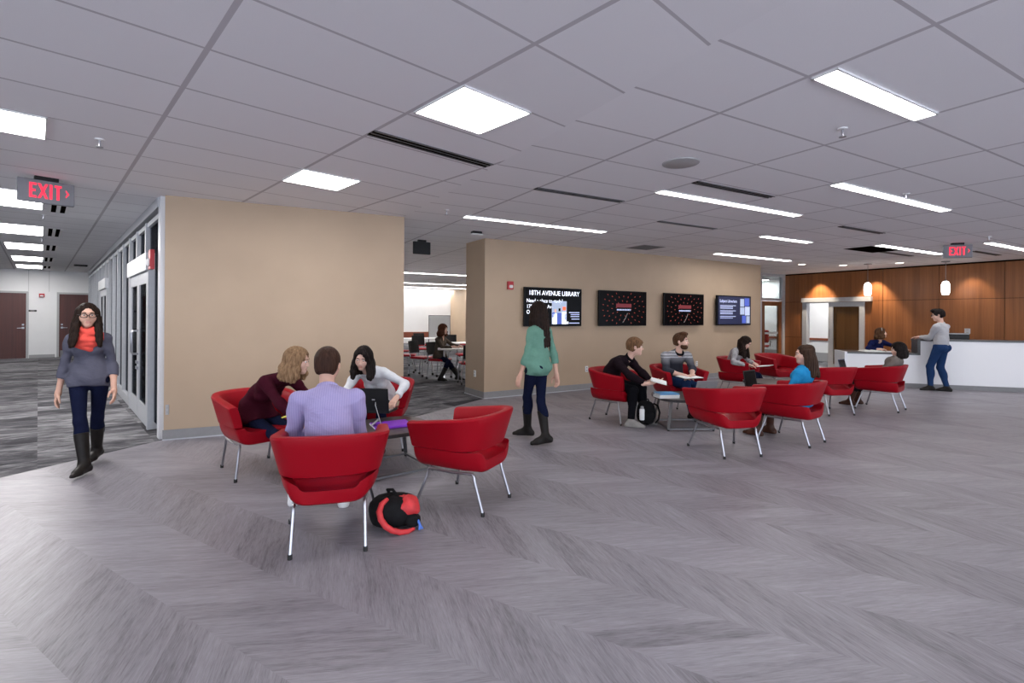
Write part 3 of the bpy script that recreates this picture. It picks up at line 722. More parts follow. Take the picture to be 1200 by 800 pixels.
def chair_shell():
    rings = []
    outer = [(.306, .474), (.301, .440), (.288, .395), (.264, .350), (.232, .322), (.192, .309), (.14, .305)]
    inner = [(.12, .432), (.185, .434), (.212, .442), (.234, .458), (.243, .474)]
    for y, sc, dz in ((-.262, .90, .022), (-.250, .975, .008), (-.23, 1., 0), (-.1, 1., 0), (.1, 1., 0), (.25, 1., 0), (.285, .985, .006), (.305, .95, .018), (.312, .89, .035)):
        xs_ = 1 - .22 * max(0, (-.08 - y) / .182) ** 2.2
        o = [(x * xs_, z) for x, z in outer]; i_ = [(x * xs_, z) for x, z in inner]
        prof = [(x, z) for x, z in o] + [(-x, z) for x, z in o[::-1]] + [(-x, z) for x, z in i_[::-1]] + [(x, z) for x, z in i_]
        zc = .40
        dip = -.034 if y < -.2 else (-.010 if y < 0 else 0)
        ring = []
        for k, (x, z) in enumerate(prof):
            if k >= 14 and abs(x) < .24: z += dip
            ring.append((x * (1 + (sc - 1) * .35), y, zc + (z - zc) * sc + (dz * .3 if z < .36 else 0)))
        rings.append(ring)
    return MB().loft(rings)
def make_chair():
    t = thing('lounge_chair', 'red chair', 'chair', (0, 0, 0), 0, 'red tub chairs in the lounge')
    chair_band().build('backrest', 'red', t, True); chair_shell().build('seat', 'red', t, True)
    for sx in (-1, 1):
        MB().tube([(sx * .235, .20, .300), (sx * .228, .0, .294), (sx * .215, -.18, .300)], .0115).build('side_rail', 'chrome', t, True)
        for (tx, ty, fx, fy) in ((.235, .20, .300, .290), (.215, -.18, .222, -.275)):
            a = Vector((sx * tx, ty, .300)); b = Vector((sx * fx, fy, .012)); d = (b - a)
            q0 = Vector((sx * (tx - .004), ty - math.copysign(.05, ty), .297))
            lg = MB().tube([q0, a + Vector((0, 0, -.002)), a + d * .06 + Vector((0, math.copysign(.008, ty), 0)), a + d * .2, b], .0115).build('leg', 'chrome', t, True)
            MB().tube([b + Vector((0, 0, .018)), b + Vector((0, 0, -.012))], .0145).build('foot_cap', 'rubber', lg, True)
    return t
CHAIR = make_chair()
def face(f): return math.atan2(f[1], f[0]) - PI / 2
chairs = [  # centre, facing, label
 ((-1.21, 3.38), (-.27, .96), 'nearest red chair, back to the camera, holding the man in the lilac shirt'),
 ((-.355, 4.05), (-.90, .45), 'empty red chair angled beside the coffee table, right of the red backpack'),
 ((-2.47, 4.86), (.75, -.66), 'red chair by the left beige wall, under the woman in maroon'),
 ((-1.51, 5.78), (.06, -1.), 'red chair behind the laptop, under the woman in a white blouse'),
 ((1.50, 7.27), (.73, -.68), 'red chair under the boy in a maroon top holding an open book'),
 ((2.56, 7.80), (.27, -.96), 'red chair under the bearded man in a banded sweater'),
 ((2.42, 5.60), (-.21, .98), 'empty red chair, back to the camera, before the round-cornered table with books'),
 ((3.44, 6.10), (-.62, .78), 'red chair under the woman in bright blue'),
 ((5.03, 7.94), (-.17, .98), 'empty red chair, back to the camera, right of the woman in blue'),
 ((6.14, 8.28), (-.64, .77), 'red chair under the dark haired woman in grey, nearest the white desk'),
 ((4.27, 9.47), (.74, -.67), 'red chair under the girl writing in a notebook'),
 ((5.43, 10.29), (.30, -.95), 'empty red chair facing the camera, behind the woman in blue'),
]
for i, (c, f, lb) in enumerate(chairs):
    o = CHAIR if i == 0 else copy_tree(CHAIR)
    o.location = (c[0], c[1], 0); o.rotation_euler = (0, 0, face(f)); o['label'] = lb

# ------------------------------------------------------------------ coffee tables
def sup(a, n=48, e=3.2): return [(a * math.copysign(abs(math.cos(2 * PI * k / n)) ** (2 / e), math.cos(2 * PI * k / n)), a * math.copysign(abs(math.sin(2 * PI * k / n)) ** (2 / e), math.sin(2 * PI * k / n))) for k in range(n)]
def make_table():
    t = thing('coffee_table', '', 'table', (0, 0, 0), 0, 'low coffee tables')
    tp = MB().loft([[(x, y, z) for x, y in sup(a)] for a, z in ((.385, .412), (.388, .420))]).build('tabletop', 'table', t)
    MB().loft([[(x, y, z) for x, y in sup(a)] for a, z in ((.365, .380), (.386, .386), (.386, .4118), (.38, .4119))]).build('edge_band', 'table_edge', t)
    for sx in (-1, 1):
        for sy in (-1, 1):
            a = Vector((sx * .24, sy * .24, .382)); b = Vector((sx * .30, sy * .30, .018)); u = Vector((sx, -sy, 0)).normalized() * .018; w = Vector((sx, sy, 0)).normalized() * .008
            MB().obox((a + b) / 2, u, w, (b - a) / 2).build('leg', 'steel', t)
            MB().tube([(b.x, b.y, .018), (b.x, b.y, 0)], .014).build('foot', 'rubber', t)
    mb = MB()
    for (p, q) in (((-.30, -.30), (.30, -.30)), ((.30, -.30), (.30, .30)), ((.30, .30), (-.30, .30)), ((-.30, .30), (-.30, -.30))): mb.box(((p[0] + q[0]) / 2, (p[1] + q[1]) / 2, .028), (abs(p[0] - q[0]) + .03, abs(p[1] - q[1]) + .03, .018))
    mb.build('base_frame', 'steel', t)
    return t
T1 = make_table(); T1.location = (-1.18, 4.90, 0); T1.rotation_euler = (0, 0, R(37)); T1['label'] = 'low dark coffee table with the purple folder on it'
T2 = copy_tree(T1); T2.location = (2.36, 6.88, 0); T2.rotation_euler = (0, 0, R(2)); T2['label'] = 'low dark coffee table with blue covered books, by the bearded man'
T3 = copy_tree(T1); T3.location = (4.40, 8.46, 0); T3.rotation_euler = (0, 0, R(20)); T3['label'] = 'low dark coffee table mostly hidden behind the woman in blue'

# ------------------------------------------------------------------ laptops, books, bags
def laptop(lb, loc, rz, open_deg=105, w=.34, d=.235, mat='black', name='laptop', tilt=0.):
    """hinge along local x at y=+d/2; the screen faces -y (its user)"""
    o = thing(name, lb, 'laptop', loc, rz); o.rotation_euler = (tilt, 0, rz)
    MB().box((0, 0, .010), (w, d, .020), bev=.004).build('keyboard_base', mat, o)
    mb = MB().box((0, -.012, .0208), (w * .86, d * .5, .0016)); mb.build('keys', 'grey', o)
    a = R(open_deg - 90); L = d * .98
    ez = Vector((0, math.sin(a), math.cos(a))); ey = Vector((0, math.cos(a), -math.sin(a))); h0 = Vector((0, d / 2 - .006, .018))
    MB().obox(h0 + ez * L / 2, (w / 2, 0, 0), ey * .004, ez * L / 2).build('lid', mat, o)
    MB().obox(h0 + ez * L / 2 - ey * .0046, (w / 2 - .014, 0, 0), ey * .0006, ez * (L / 2 - .014)).build('display', 'tv_dark', o)
    MB().tube([h0 + Vector((-w * .38, 0, 0)), h0 + Vector((w * .38, 0, 0))], .007, 8).build('hinge', mat, o)
    MB().obox(h0 + ez * L * .52 + ey * .0044, (w * .05, 0, 0), ey * .0006, ez * .006).build('emblem', 'grey', o)
    return o
M['silver'] = plain('silver_case', (.55, .56, .58), .35, .6); M['lap_blue'] = plain('dark_blue_case', (.03, .045, .10), .35)
laptop('black open laptop on the knees of the woman in a white blouse', (-1.36, 5.12, .515), R(172), 98, .31, .24)
o = laptop('silver open laptop seen from its back on the table by the empty chair', (2.66, 7.0, .42), R(188), 112, .30, .21, 'silver')
laptop('dark open laptop on the lap of the woman in blue', (3.22, 6.47, .565), face((.62, -.78)) + PI, 100, .32, .23)
laptop('dark blue open laptop on the lap of the woman in grey', (5.82, 8.55, .56), face((-.64, .77)), 104, .30, .22, 'lap_blue')
o = thing('folder', 'purple plastic folder lying on the near coffee table', 'folder', (-1.17, 4.86, .42), R(28))
MB().box((0, 0, .014), (.36, .25, .028), bev=.006).build('cover', 'purple', o); MB().box((0, 0, .014), (.365, .235, .012)).build('sheets', 'paper', o)
o = thing('tablet', 'thin silver tablet standing edge-on upon the purple folder', 'tablet', (-1.25, 4.77, .448), R(104.7))
MB().obox((0, .018, .105), (.075, 0, 0), (0, .003, 0), (0, .03, .104)).build('case', 'silver', o); MB().obox((0, .0148, .105), (.068, 0, 0), (0, .0004, 0), (0, .028, .096)).build('display', 'tv_dark', o); MB().obox((0, .05, .03), (.04, 0, 0), (0, .03, -.026), (0, .002, .002)).build('stand', 'silver', o)
def book(lb, loc, rz, w=.20, d=.27, h=.03, cover='blue_cover', name='book', tilt=(0, 0)):
    o = thing(name, lb, 'book', loc, rz); o.rotation_euler = (tilt[0], tilt[1], rz)
    MB().box((.004, 0, h / 2), (w - .012, d - .010, h - .006)).build('pages', 'paper', o)
    mb = MB().box((0, 0, .0015), (w, d, .003)).box((0, 0, h - .0015), (w, d, .003)).box((-w / 2 + .0015, 0, h / 2), (.003, d, h)); mb.build('cover', cover, o)
    return o
book('thick white book at the bottom of the stack on the coffee table', (2.08, 6.72, .42), R(100), .21, .28, .030, 'paper')
book('white middle book in the stack on the coffee table', (2.09, 6.72, .45), R(96), .21, .27, .016, 'white')
book('light blue book on top of the stack on the coffee table', (2.085, 6.725, .466), R(99), .21, .275, .016, 'blue_cover')
def open_book(lb, loc, rz, w=.30, d=.22, tilt=(0, 0), name='open_book', cover='black', h=.02, cat='book'):
    o = thing(name, lb, cat, loc, rz); o.rotation_euler = (tilt[0], tilt[1], rz)
    MB().box((0, 0, .003), (w, d, .006), bev=.002).build('cover', cover, o)
    for s_ in (-1, 1):
        n = 9; r0 = []
        rings = []
        for k in range(n):
            u = k / (n - 1); x = s_ * (.002 + u * (w / 2 - .008)); z = .006 + h * (math.sin(min(1, u * 3.2) * PI / 2) * .9 - .55 * u * u)
            rings.append([(x, -d / 2 + .006, .006), (x, d / 2 - .006, .006), (x, d / 2 - .006, z + .001), (x, -d / 2 + .006, z + .001)])
        MB().loft(rings).build('pages', 'paper', o, True)
    return o
# backpacks
def blob(c, r, n=20, e=2.6, sx=None, twist=0., amp=0., seed=0):
    rr = random.Random(seed); ph = [rr.uniform(0, 6) for _ in range(6)]
    mb = MB(); V = []; L = n // 2 + 1
    for i in range(L + 1):
        a = -PI / 2 + PI * i / L
        for k in range(n):
            t = 2 * PI * k / n; ca, sa, ct, st = math.cos(a), math.sin(a), math.cos(t), math.sin(t)
            q = lambda v: math.copysign(abs(v) ** (2 / e), v)
            w = 1 + amp * (math.sin(3 * t + ph[0] + 2 * a) + math.sin(5 * a + ph[1] + 2 * t) + .6 * math.sin(7 * t - 4 * a + ph[2]))
            V.append((c[0] + r[0] * q(ca) * q(ct) * w, c[1] + r[1] * q(ca) * q(st) * w, c[2] + r[2] * q(sa) * w))
    F = [(i * n + k, i * n + (k + 1) % n, (i + 1) * n + (k + 1) % n, (i + 1) * n + k) for i in range(L) for k in range(n)]
    return mb.add(V, F)
M['bag_red'] = plain('red_nylon', (.56, .030, .035), .6, var=.15, bmp=.4)
M['clip_blue'] = plain('blue_clip', (.05, .15, .55), .4)
o = thing('backpack', 'red and black backpack slumped on the floor beside the nearest red chair', 'backpack', (-.83, 3.56, 0), R(18)); o.scale = (.88, .88, .86)
blob((0, .02, .125), (.20, .17, .125), 24, 2.5, amp=.02, seed=2).build('body', 'black_soft', o, True)
blob((.095, -.035, .165), (.105, .115, .085), 22, 2.2, amp=.05, seed=5).build('front_pocket', 'bag_red', o, True)
blob((.13, -.10, .075), (.065, .07, .055), 18, 2.4, amp=.04, seed=7).build('side_pocket', 'black_soft', o, True)
mb = MB(); ps = []
for k in range(21):
    t = -.15 * PI + 1.15 * PI * k / 20; ps.append((-.035 + .155 * math.cos(t + PI / 2) * .55 + .03 * k / 20, -.14 - .01 * math.sin(t), .135 + .135 * math.sin(t + PI / 2)))
pth = [(-.06, -.06, .245), (-.105, -.10, .225), (-.125, -.135, .18), (-.115, -.165, .13), (-.08, -.19, .08), (-.03, -.20, .045), (.03, -.195, .022), (.09, -.18, .014), (.14, -.15, .020)]
MB().tube(pth, [.018, .022, .024, .024, .024, .023, .022, .019, .014], 10).build('piping', 'bag_red', o, True)
MB().tube([(-.03, .10, .235), (-.05, .08, .275), (-.01, .04, .285), (.02, .03, .245)], .012, 8).build('handle', 'black_soft', o, True)
mb = MB().tube([(.17, -.145, .085), (.185, -.16, .05), (.18, -.17, .012)], .010, 8); mb.tube([(.185, -.16, .05), (.205, -.175, .02)], .008, 8); mb.build('clip', 'clip_blue', o, True)
o = thing('backpack', 'black backpack on the floor between the boy and the coffee table', 'backpack', (1.88, 6.98, 0), R(-15))
blob((0, 0, .165), (.13, .11, .165), 22, 2.5, amp=.02, seed=3).build('body', 'black_soft', o, True); blob((.03, -.085, .11), (.09, .05, .09), 18, 2.4, amp=.02, seed=6).build('front_pocket', 'black_soft', o, True)
MB().tube([(.10, -.02, .30), (.16, -.03, .27), (.185, -.03, .18), (.17, -.03, .08), (.13, -.03, .03)], .013, 8).build('strap', 'black_soft', o, True); MB().tube([(-.05, .03, .30), (-.03, .03, .345), (.03, .03, .345), (.05, .03, .30)], .010, 8).build('handle', 'black_soft', o, True)
o = thing('bottle', 'white drink bottle in the side of the black backpack', 'bottle', (1.775, 6.78, 0), 0)
MB().lathe([(.03, .10), (.034, .11), (.034, .235), (.028, .25)], n=18).build('body', 'white', o, True); MB().lathe([(.022, .25), (.022, .28), (.015, .285)], n=14).build('cap', 'grey', o, True); MB().lathe([(.028, 0), (.031, .01), (.031, .10)], n=18).build('sleeve', 'black_soft', o, True)

# ------------------------------------------------------------------ reception desk
DK = WF((7.46, 11.19), (13.2, 9.325))
o = thing('reception_desk', 'long white reception desk with dark top, low end at left', 'desk', DK.p(0, 0), DK.rz)
def dbox(mb, s0_, s1_, z0, z1, y0, y1, m=0): return mb.box(((s0_ + s1_) / 2, (y0 + y1) / 2, (z0 + z1) / 2), (s1_ - s0_, y1 - y0, z1 - z0), m=m)
ST = 1.41
dbox(MB(), .05, ST, .10, .715, 0, .03).build('front_panel', 'desk_white', o); dbox(MB(), ST, 6.0, .10, 1.02, 0, .03).build('front_panel', 'desk_white', o)
dbox(MB(), .03, 6.0, 0, .10, .04, .06).build('plinth', 'base', o)
dbox(MB(), 0, .05, .0, .752, -.008, .75).build('end_panel', 'alu_white', o)
mb = dbox(MB(), .05, ST - .02, .715, .752, -.012, .75); mb.build('low_counter', 'counter', o)
dbox(MB(), ST - .05, 6.0, 1.02, 1.06, -.012, .34).build('high_counter', 'counter', o); dbox(MB(), ST - .05, ST, .715, 1.02, -.008, .30).build('step_panel', 'counter', o)
dbox(MB(), ST, 6.0, .69, .72, .06, .80).build('work_surface', 'counter', o)
dbox(MB(), .06, 6.0, .0, .69, .70, .72).build('modesty_panel', 'desk_white', o)
def on_desk(s_, y, z): p = DK.p(s_, z, -y); return (p.x, p.y, p.z)
o = thing('monitor', 'black monitor seen from behind above the high counter', 'monitor', on_desk(2.28, .52, .72), DK.rz)
MB().box((0, 0, .335), (.44, .035, .27), bev=.01).build('display_case', 'black', o); MB().box((0, .05, .02), (.24, .18, .02), bev=.005).build('stand_base', 'black', o); MB().box((0, .025, .12), (.07, .03, .2)).build('stand_neck', 'black', o)
MB().box((0, -.019, .455), (.43, .004, .02)).build('top_edge', 'grey', o)
open_book('open white binder on the low desk before the receptionist', on_desk(.62, .32, .752), DK.rz + .2, .42, .28, cover='paper', h=.03)
tag(MB().box((0, 0, .005), (.30, .22, .010), bev=.002).build('paper_stack', 'paper', loc=on_desk(1.05, .30, .752), rz=DK.rz - .3), 'white papers on the low desk right of the binder', 'papers')

# ------------------------------------------------------------------ classroom
def make_class_chair():
    t = thing('classroom_chair', '', 'chair', (0, 0, 0), 0, 'black and red classroom chairs on castors')
    rings = []
    for k in range(9):
        x = -.20 + .05 * k; y = -.20 - .05 * (1 - (x / .2) ** 2)
        rings.append([(x, y - .01, .56), (x, y + .012, .56), (x, y - .03, .86), (x, y - .05, .86)])
    MB().loft(rings).build('backrest', 'black', t, True)
    MB().box((0, .02, .455), (.44, .42, .05), bev=.02).build('seat', 'red', t, True)
    for sx in (-1, 1):
        for sy in (-1, 1):
            lg = MB().tube([(sx * .20, sy * .16, .44), (sx * .225, sy * .20, .06)], .012, 8).build('leg', 'chrome', t, True)
            MB().tube([(sx * .225 - .012, sy * .20, .03), (sx * .225 + .012, sy * .20, .03)], .03, 12).build('castor', 'rubber', lg, True)
        MB().tube([(sx * .19, -.17, .44), (sx * .20, -.22, .62)], .012, 8).build('back_post', 'chrome', t, True)
    return t
CC = make_class_chair()
cls = [((-1.72, 11.85), (.92, -.4), 'classroom chair under the curly haired woman'),
 ((-2.25, 12.4), (.9, -.4), 'classroom chair just behind the curly haired woman, to her left'), ((-2.75, 13.1), (.9, .1), 'red seated classroom chair second to the left of the curly haired woman'),
 ((-3.3, 14.6), (.8, -.5), 'red seated classroom chair at the left of the opening, by the beige wall end'), ((-2.9, 15.6), (.3, -.9), 'far classroom chair at left beyond the nearer red one'),
 ((-1.25, 13.4), (-.9, -.3), 'classroom chair beyond the white table, right of the curly haired woman'), ((-.92, 11.0), (-.3, .95), 'classroom chair partly hidden by the pillar, nearest the lounge'),
 ((-1.1, 14.9), (-.8, -.4), 'far classroom chair near the pillar edge'), ((-2.0, 16.4), (.2, -1), 'far classroom chair right behind the curly haired woman'), ((-3.2, 17.6), (.5, -.8), 'farthest visible classroom chair on the left'), ((-1.6, 18.2), (-.5, -.8), 'farthest visible classroom chair on the right')]
for i, (c, f, lb) in enumerate(cls):
    o = CC if i == 0 else copy_tree(CC); o.location = (c[0], c[1], 0); o.rotation_euler = (0, 0, face(f)); o['label'] = lb
def make_class_table():
    t = thing('classroom_table', '', 'table', (0, 0, 0), 0, 'white classroom tables')
    MB().box((0, 0, .725), (1.5, .6, .03), bev=.008).build('tabletop', 'white', t)
    for sx in (-1, 1):
        lg = MB().tube([(sx * .60, 0, .71), (sx * .60, 0, .10)], .022, 10).build('leg', 'chrome', t, True)
        MB().tube([(sx * .60, -.26, .045), (sx * .60, -.20, .075), (sx * .60, 0, .11), (sx * .60, .20, .075), (sx * .60, .26, .045)], .018, 8).build('foot', 'chrome', lg, True)
        for sy in (-1, 1): MB().tube([(sx * .60 - .014, sy * .26, .032), (sx * .60 + .014, sy * .26, .032)], .032, 12).build('castor', 'rubber', t, True)
    return t
CT = make_class_table(); CT.location = (-.98, 11.72, 0); CT.rotation_euler = (0, 0, R(8)); CT['label'] = 'white topped classroom table in front of the curly haired woman'
for (x, y, a), lb in (((-1.2, 14.2, 15), 'white classroom table behind the curly haired woman, near the pillar'), ((-3.1, 16.6, 25), 'white classroom table at the far left of the opening')):
    o = copy_tree(CT); o.location = (x, y, 0); o.rotation_euler = (0, 0, R(a)); o['label'] = lb
o = thing('whiteboard_stand', 'white board on a stand behind the curly haired woman', 'whiteboard', (-3.05, 21.0, 0), R(12))
MB().box((0, 0, 1.0), (.86, .03, .95)).build('board', 'white', o); mb = MB()
for s_ in (-1, 1): mb.box((s_ * .44, 0, 1.0), (.025, .045, 1.0)); mb.box((s_ * .44, 0, .27), (.04, .04, .54)); mb.box((s_ * .44, 0, .02), (.05, .6, .04))
mb.box((0, 0, 1.49), (.88, .045, .025)); mb.build('frame', 'steel', o)
struct(W_FAR.box(MB(), 0, W_FAR.L - .02, .30, .60, 0, .04).build('trim_3', 'wood_rail'))
# lights of the back rooms
def lin(name, lb, x0, x1, y0, y1, grp): rect_fix(name, lb, 'ceiling light', 'r', x0, x1, y0, y1, 'lamp_far', grp)
for k, (x0, x1, y, lb) in enumerate(((-.5, 6.0, 14.3, 'nearest long light line on the classroom ceiling'), (.5, 8., 19.3, 'second long light line on the classroom ceiling'), (2., 9.3, 22.3, 'third long light line on the classroom ceiling'), (2., 10., 24.2, 'farthest light line on the classroom ceiling'))):
    lin('linear_ceiling_light', lb, x0, x1, y - .09, y + .09, 'linear lights in the classroom')
c = thing('ceiling_panel_light', 'lit panel on the office ceiling seen through the glass above the far door', 'ceiling light', (8.9, 18.6, H_CEIL), A_ROOM, 'office ceiling lights'); MB().box((0, 0, -.004), (1.2, .6, .008)).build('diffuser', 'lamp_far', c); MB().box((0, 0, -.001), (1.23, .63, .004)).build('frame', 'white', c)
c2 = copy_tree(c); c2.location = (9.9, 21.6, H_CEIL); c2['label'] = 'farther lit panel on the office ceiling behind the far glass'
c3 = copy_tree(c); c3.location = (10.15, 16.1, H_CEIL); c3['label'] = 'lit ceiling panel in the white room behind the sliding door'
for (x, y), lb in (((-2.6, 9.6), 'added unseen classroom light behind the left beige wall'), ((-3.4, 13.2), 'added unseen classroom light farther behind the left beige wall'), ((3.6, 9.2), 'added unseen classroom light behind the screen wall'), ((4.4, 12.2), 'added unseen classroom light farther behind the screen wall')):
    lin('linear_ceiling_light', lb, x - .6, x + .6, y - .3, y + .3, 'added classroom lights outside the view')  # hidden lights, added to brighten the near part of the classroom
# office chair behind the storefront
o = thing('office_chair', 'red and black swivel chair behind the far glass door', 'chair', (9.0, 17.95, 0), R(150))
MB().box((0, 0, .48), (.46, .44, .07), bev=.03).build('seat', 'red', o, True); MB().box((0, -.22, .82), (.42, .06, .46), bev=.03).build('backrest', 'red', o, True); MB().tube([(0, 0, .45), (0, 0, .1)], .03).build('column', 'black', o, True)
for k in range(5):
    t = 2 * PI * k / 5; lg = MB().tube([(0, 0, .12), (.27 * math.cos(t), .27 * math.sin(t), .07)], .02, 8).build('leg', 'black', o, True); MB().ball((.28 * math.cos(t), .28 * math.sin(t), .03), .03, 10).build('castor', 'rubber', lg, True)
for s_ in (-1, 1): MB().tube([(s_ * .24, -.1, .47), (s_ * .27, -.08, .66), (s_ * .27, .12, .67)], .016, 8).build('armrest', 'black', o, True)
MB().tube([(0, -.18, .47), (0, -.25, .55), (0, -.25, .7)], .02, 8).build('back_post', 'black', o, True)
# ------------------------------------------------------------------ people
def npv(*a): return np.array(a, dtype=float)
def unit(v): v = np.asarray(v, float); return v / (np.linalg.norm(v) + 1e-9)
class Field:
    """signed distance grid, polygonised with surface nets"""
    def __init__(s, lo, hi, h):
        s.h = h; s.lo = np.array(lo, float) - 2 * h; n = np.ceil((np.array(hi) - s.lo) / h).astype(int) + 3
        s.n = n; s.D = np.full(n, .5, np.float32)
        s.ax = [(s.lo[i] + h * np.arange(n[i])).astype(np.float32) for i in range(3)]
    def _sub(s, lo, hi, pad):
        i0 = np.maximum(0, np.floor((np.asarray(lo) - pad - s.lo) / s.h).astype(int)); i1 = np.minimum(s.n, np.ceil((np.asarray(hi) + pad - s.lo) / s.h).astype(int) + 1)
        if (i1 <= i0).any(): return None
        sl = tuple(slice(a, b) for a, b in zip(i0, i1))
        return sl, s.ax[0][sl[0]][:, None, None], s.ax[1][sl[1]][None, :, None], s.ax[2][sl[2]][None, None, :]
    def _put(s, sl, d, k, sub):
        D = s.D[sl]
        if sub:
            d = -d
            if k > 0: hh = np.maximum(k - np.abs(D - d), 0) / k; s.D[sl] = np.maximum(D, d) + hh * hh * k * .25
            else: s.D[sl] = np.maximum(D, d)
        else:
            if k > 0: hh = np.maximum(k - np.abs(D - d), 0) / k; s.D[sl] = np.minimum(D, d) - hh * hh * k * .25
            else: s.D[sl] = np.minimum(D, d)
    def cap(s, a, b, ra, rb=None, k=.02, sub=False):
        rb = ra if rb is None else rb; a = np.asarray(a, float); b = np.asarray(b, float); rm = max(ra, rb)
        q = s._sub(np.minimum(a, b) - rm, np.maximum(a, b) + rm, k + 3 * s.h)
        if q is None: return s
        sl, x, y, z = q; ab = b - a; L = max(float(ab @ ab), 1e-9)
        t = np.clip(((x - a[0]) * ab[0] + (y - a[1]) * ab[1] + (z - a[2]) * ab[2]) / L, 0, 1)
        d = np.sqrt((x - a[0] - t * ab[0]) ** 2 + (y - a[1] - t * ab[1]) ** 2 + (z - a[2] - t * ab[2]) ** 2) - (ra + (rb - ra) * t)
        s._put(sl, d, k, sub); return s
    def chain(s, pts, rs, k=.02):
        for i in range(len(pts) - 1): s.cap(pts[i], pts[i + 1], rs[i], rs[i + 1], k)
        return s
    def ell(s, c, r, ax=None, k=.02, sub=False):
        c = np.asarray(c, float); r = np.asarray(r, float); ax = np.eye(3) if ax is None else np.asarray(ax)
        rm = float(r.max()); q = s._sub(c - rm, c + rm, k + 3 * s.h)
        if q is None: return s
        sl, x, y, z = q; k0 = 0; k1 = 0
        for i in range(3):
            p = (x - c[0]) * ax[i][0] + (y - c[1]) * ax[i][1] + (z - c[2]) * ax[i][2]
            k0 = k0 + (p / r[i]) ** 2; k1 = k1 + (p / r[i] ** 2) ** 2
        k0 = np.sqrt(k0); d = k0 * (k0 - 1) / (np.sqrt(k1) + 1e-6)
        s._put(sl, d, k, sub); return s
    def cut(s, p, n, where=None):
        """remove what lies on the n side of the plane, within an optional sphere (centre, radius)"""
        n = unit(n); x, y, z = s.ax[0][:, None, None], s.ax[1][None, :, None], s.ax[2][None, None, :]
        d = (x - p[0]) * n[0] + (y - p[1]) * n[1] + (z - p[2]) * n[2]
        if where is not None:
            e = np.sqrt((x - where[0][0]) ** 2 + (y - where[0][1]) ** 2 + (z - where[0][2]) ** 2) - where[1]
            d = np.minimum(d, -e)
        s.D = np.maximum(s.D, d).astype(np.float32); return s
    def ripple(s, fn):
        x, y, z = s.ax[0][:, None, None], s.ax[1][None, :, None], s.ax[2][None, None, :]
        s.D = (s.D + fn(x, y, z)).astype(np.float32); return s
    def mesh(s):
        D = s.D; nx, ny, nz = D.shape; I = D < 0
        c = I[:-1, :-1, :-1].astype(np.int8)
        tot = np.zeros((nx - 1, ny - 1, nz - 1), np.int8)
        for i in (0, 1):
            for j in (0, 1):
                for k in (0, 1): tot += I[i:nx - 1 + i, j:ny - 1 + j, k:nz - 1 + k]
        act = (tot > 0) & (tot < 8); A = np.argwhere(act)
        if len(A) == 0: return [], []
        idx = np.full(act.shape, -1, np.int64); idx[act] = np.arange(len(A))
        acc = np.zeros((len(A), 3)); cnt = np.zeros(len(A))
        cs = [(i, j, k) for i in (0, 1) for j in (0, 1) for k in (0, 1)]
        val = {q: D[A[:, 0] + q[0], A[:, 1] + q[1], A[:, 2] + q[2]] for q in cs}
        for q in cs:
            for a in range(3):
                if q[a] == 0:
                    p = list(q); p[a] = 1; p = tuple(p); d0, d1 = val[q], val[p]; m = (d0 < 0) != (d1 < 0)
                    t = np.where(m, d0 / np.where(d0 - d1 == 0, 1, d0 - d1), 0)
                    pt = np.tile(np.array(q, float), (len(A), 1)); pt[:, a] += t
                    acc[m] += pt[m]; cnt[m] += 1
        V = s.lo + s.h * (A + acc / cnt[:, None]); F = []
        for a in range(3):
            b, c_ = (a + 1) % 3, (a + 2) % 3
            sh = [slice(None)] * 3; sh2 = [slice(None)] * 3; sh[a] = slice(0, -1); sh2[a] = slice(1, None)
            e = I[tuple(sh)] != I[tuple(sh2)]; E_ = np.argwhere(e)
            lim = np.array(act.shape)
            ok = (E_[:, b] > 0) & (E_[:, c_] > 0) & (E_[:, b] < lim[b]) & (E_[:, c_] < lim[c_]); E_ = E_[ok]
            def g(db, dc):
                q = E_.copy(); q[:, b] -= db; q[:, c_] -= dc; return idx[q[:, 0], q[:, 1], q[:, 2]]
            quad_ = np.stack([g(1, 1), g(0, 1), g(0, 0), g(1, 0)], 1)
            flip = ~I[E_[:, 0], E_[:, 1], E_[:, 2]]; quad_[flip] = quad_[flip][:, ::-1]
            F.append(quad_)
        return V, np.concatenate(F)
def mesh_obj(name, parts, mats, org, parent=None, paint=None):
    """parts: (V, F) arrays in world space, joined into one mesh whose origin is org"""
    Vs, Fs, o = [], [], 0
    for V, F in parts:
        if len(V) == 0: continue
        Vs.append(np.asarray(V)); Fs.append(np.asarray(F) + o); o += len(V)
    V = np.concatenate(Vs); F = np.concatenate(Fs)
    me = bpy.data.meshes.new(name); me.vertices.add(len(V)); me.vertices.foreach_set('co', (V - org).ravel())
    me.loops.add(F.size); me.loops.foreach_set('vertex_index', F.ravel().astype(np.int32))
    me.polygons.add(len(F)); me.polygons.foreach_set('loop_start', np.arange(0, F.size, 4, dtype=np.int32))
    try: me.polygons.foreach_set('loop_total', np.full(len(F), 4, np.int32))
    except Exception: pass
    mats = mats if isinstance(mats, (list, tuple)) else [mats]
    for m in mats: me.materials.append(M[m] if isinstance(m, str) else m)
    if paint is not None: me.polygons.foreach_set('material_index', paint(V[F].mean(1)).astype(np.int32))
    me.polygons.foreach_set('use_smooth', np.ones(len(F), bool)); me.update(calc_edges=True); me.validate()
    ob = bpy.data.objects.new(name, me); C.objects.link(ob)
    if parent is not None: ob.parent = parent; ob.location = (0, 0, 0)
    else: ob.location = tuple(org)
    return ob
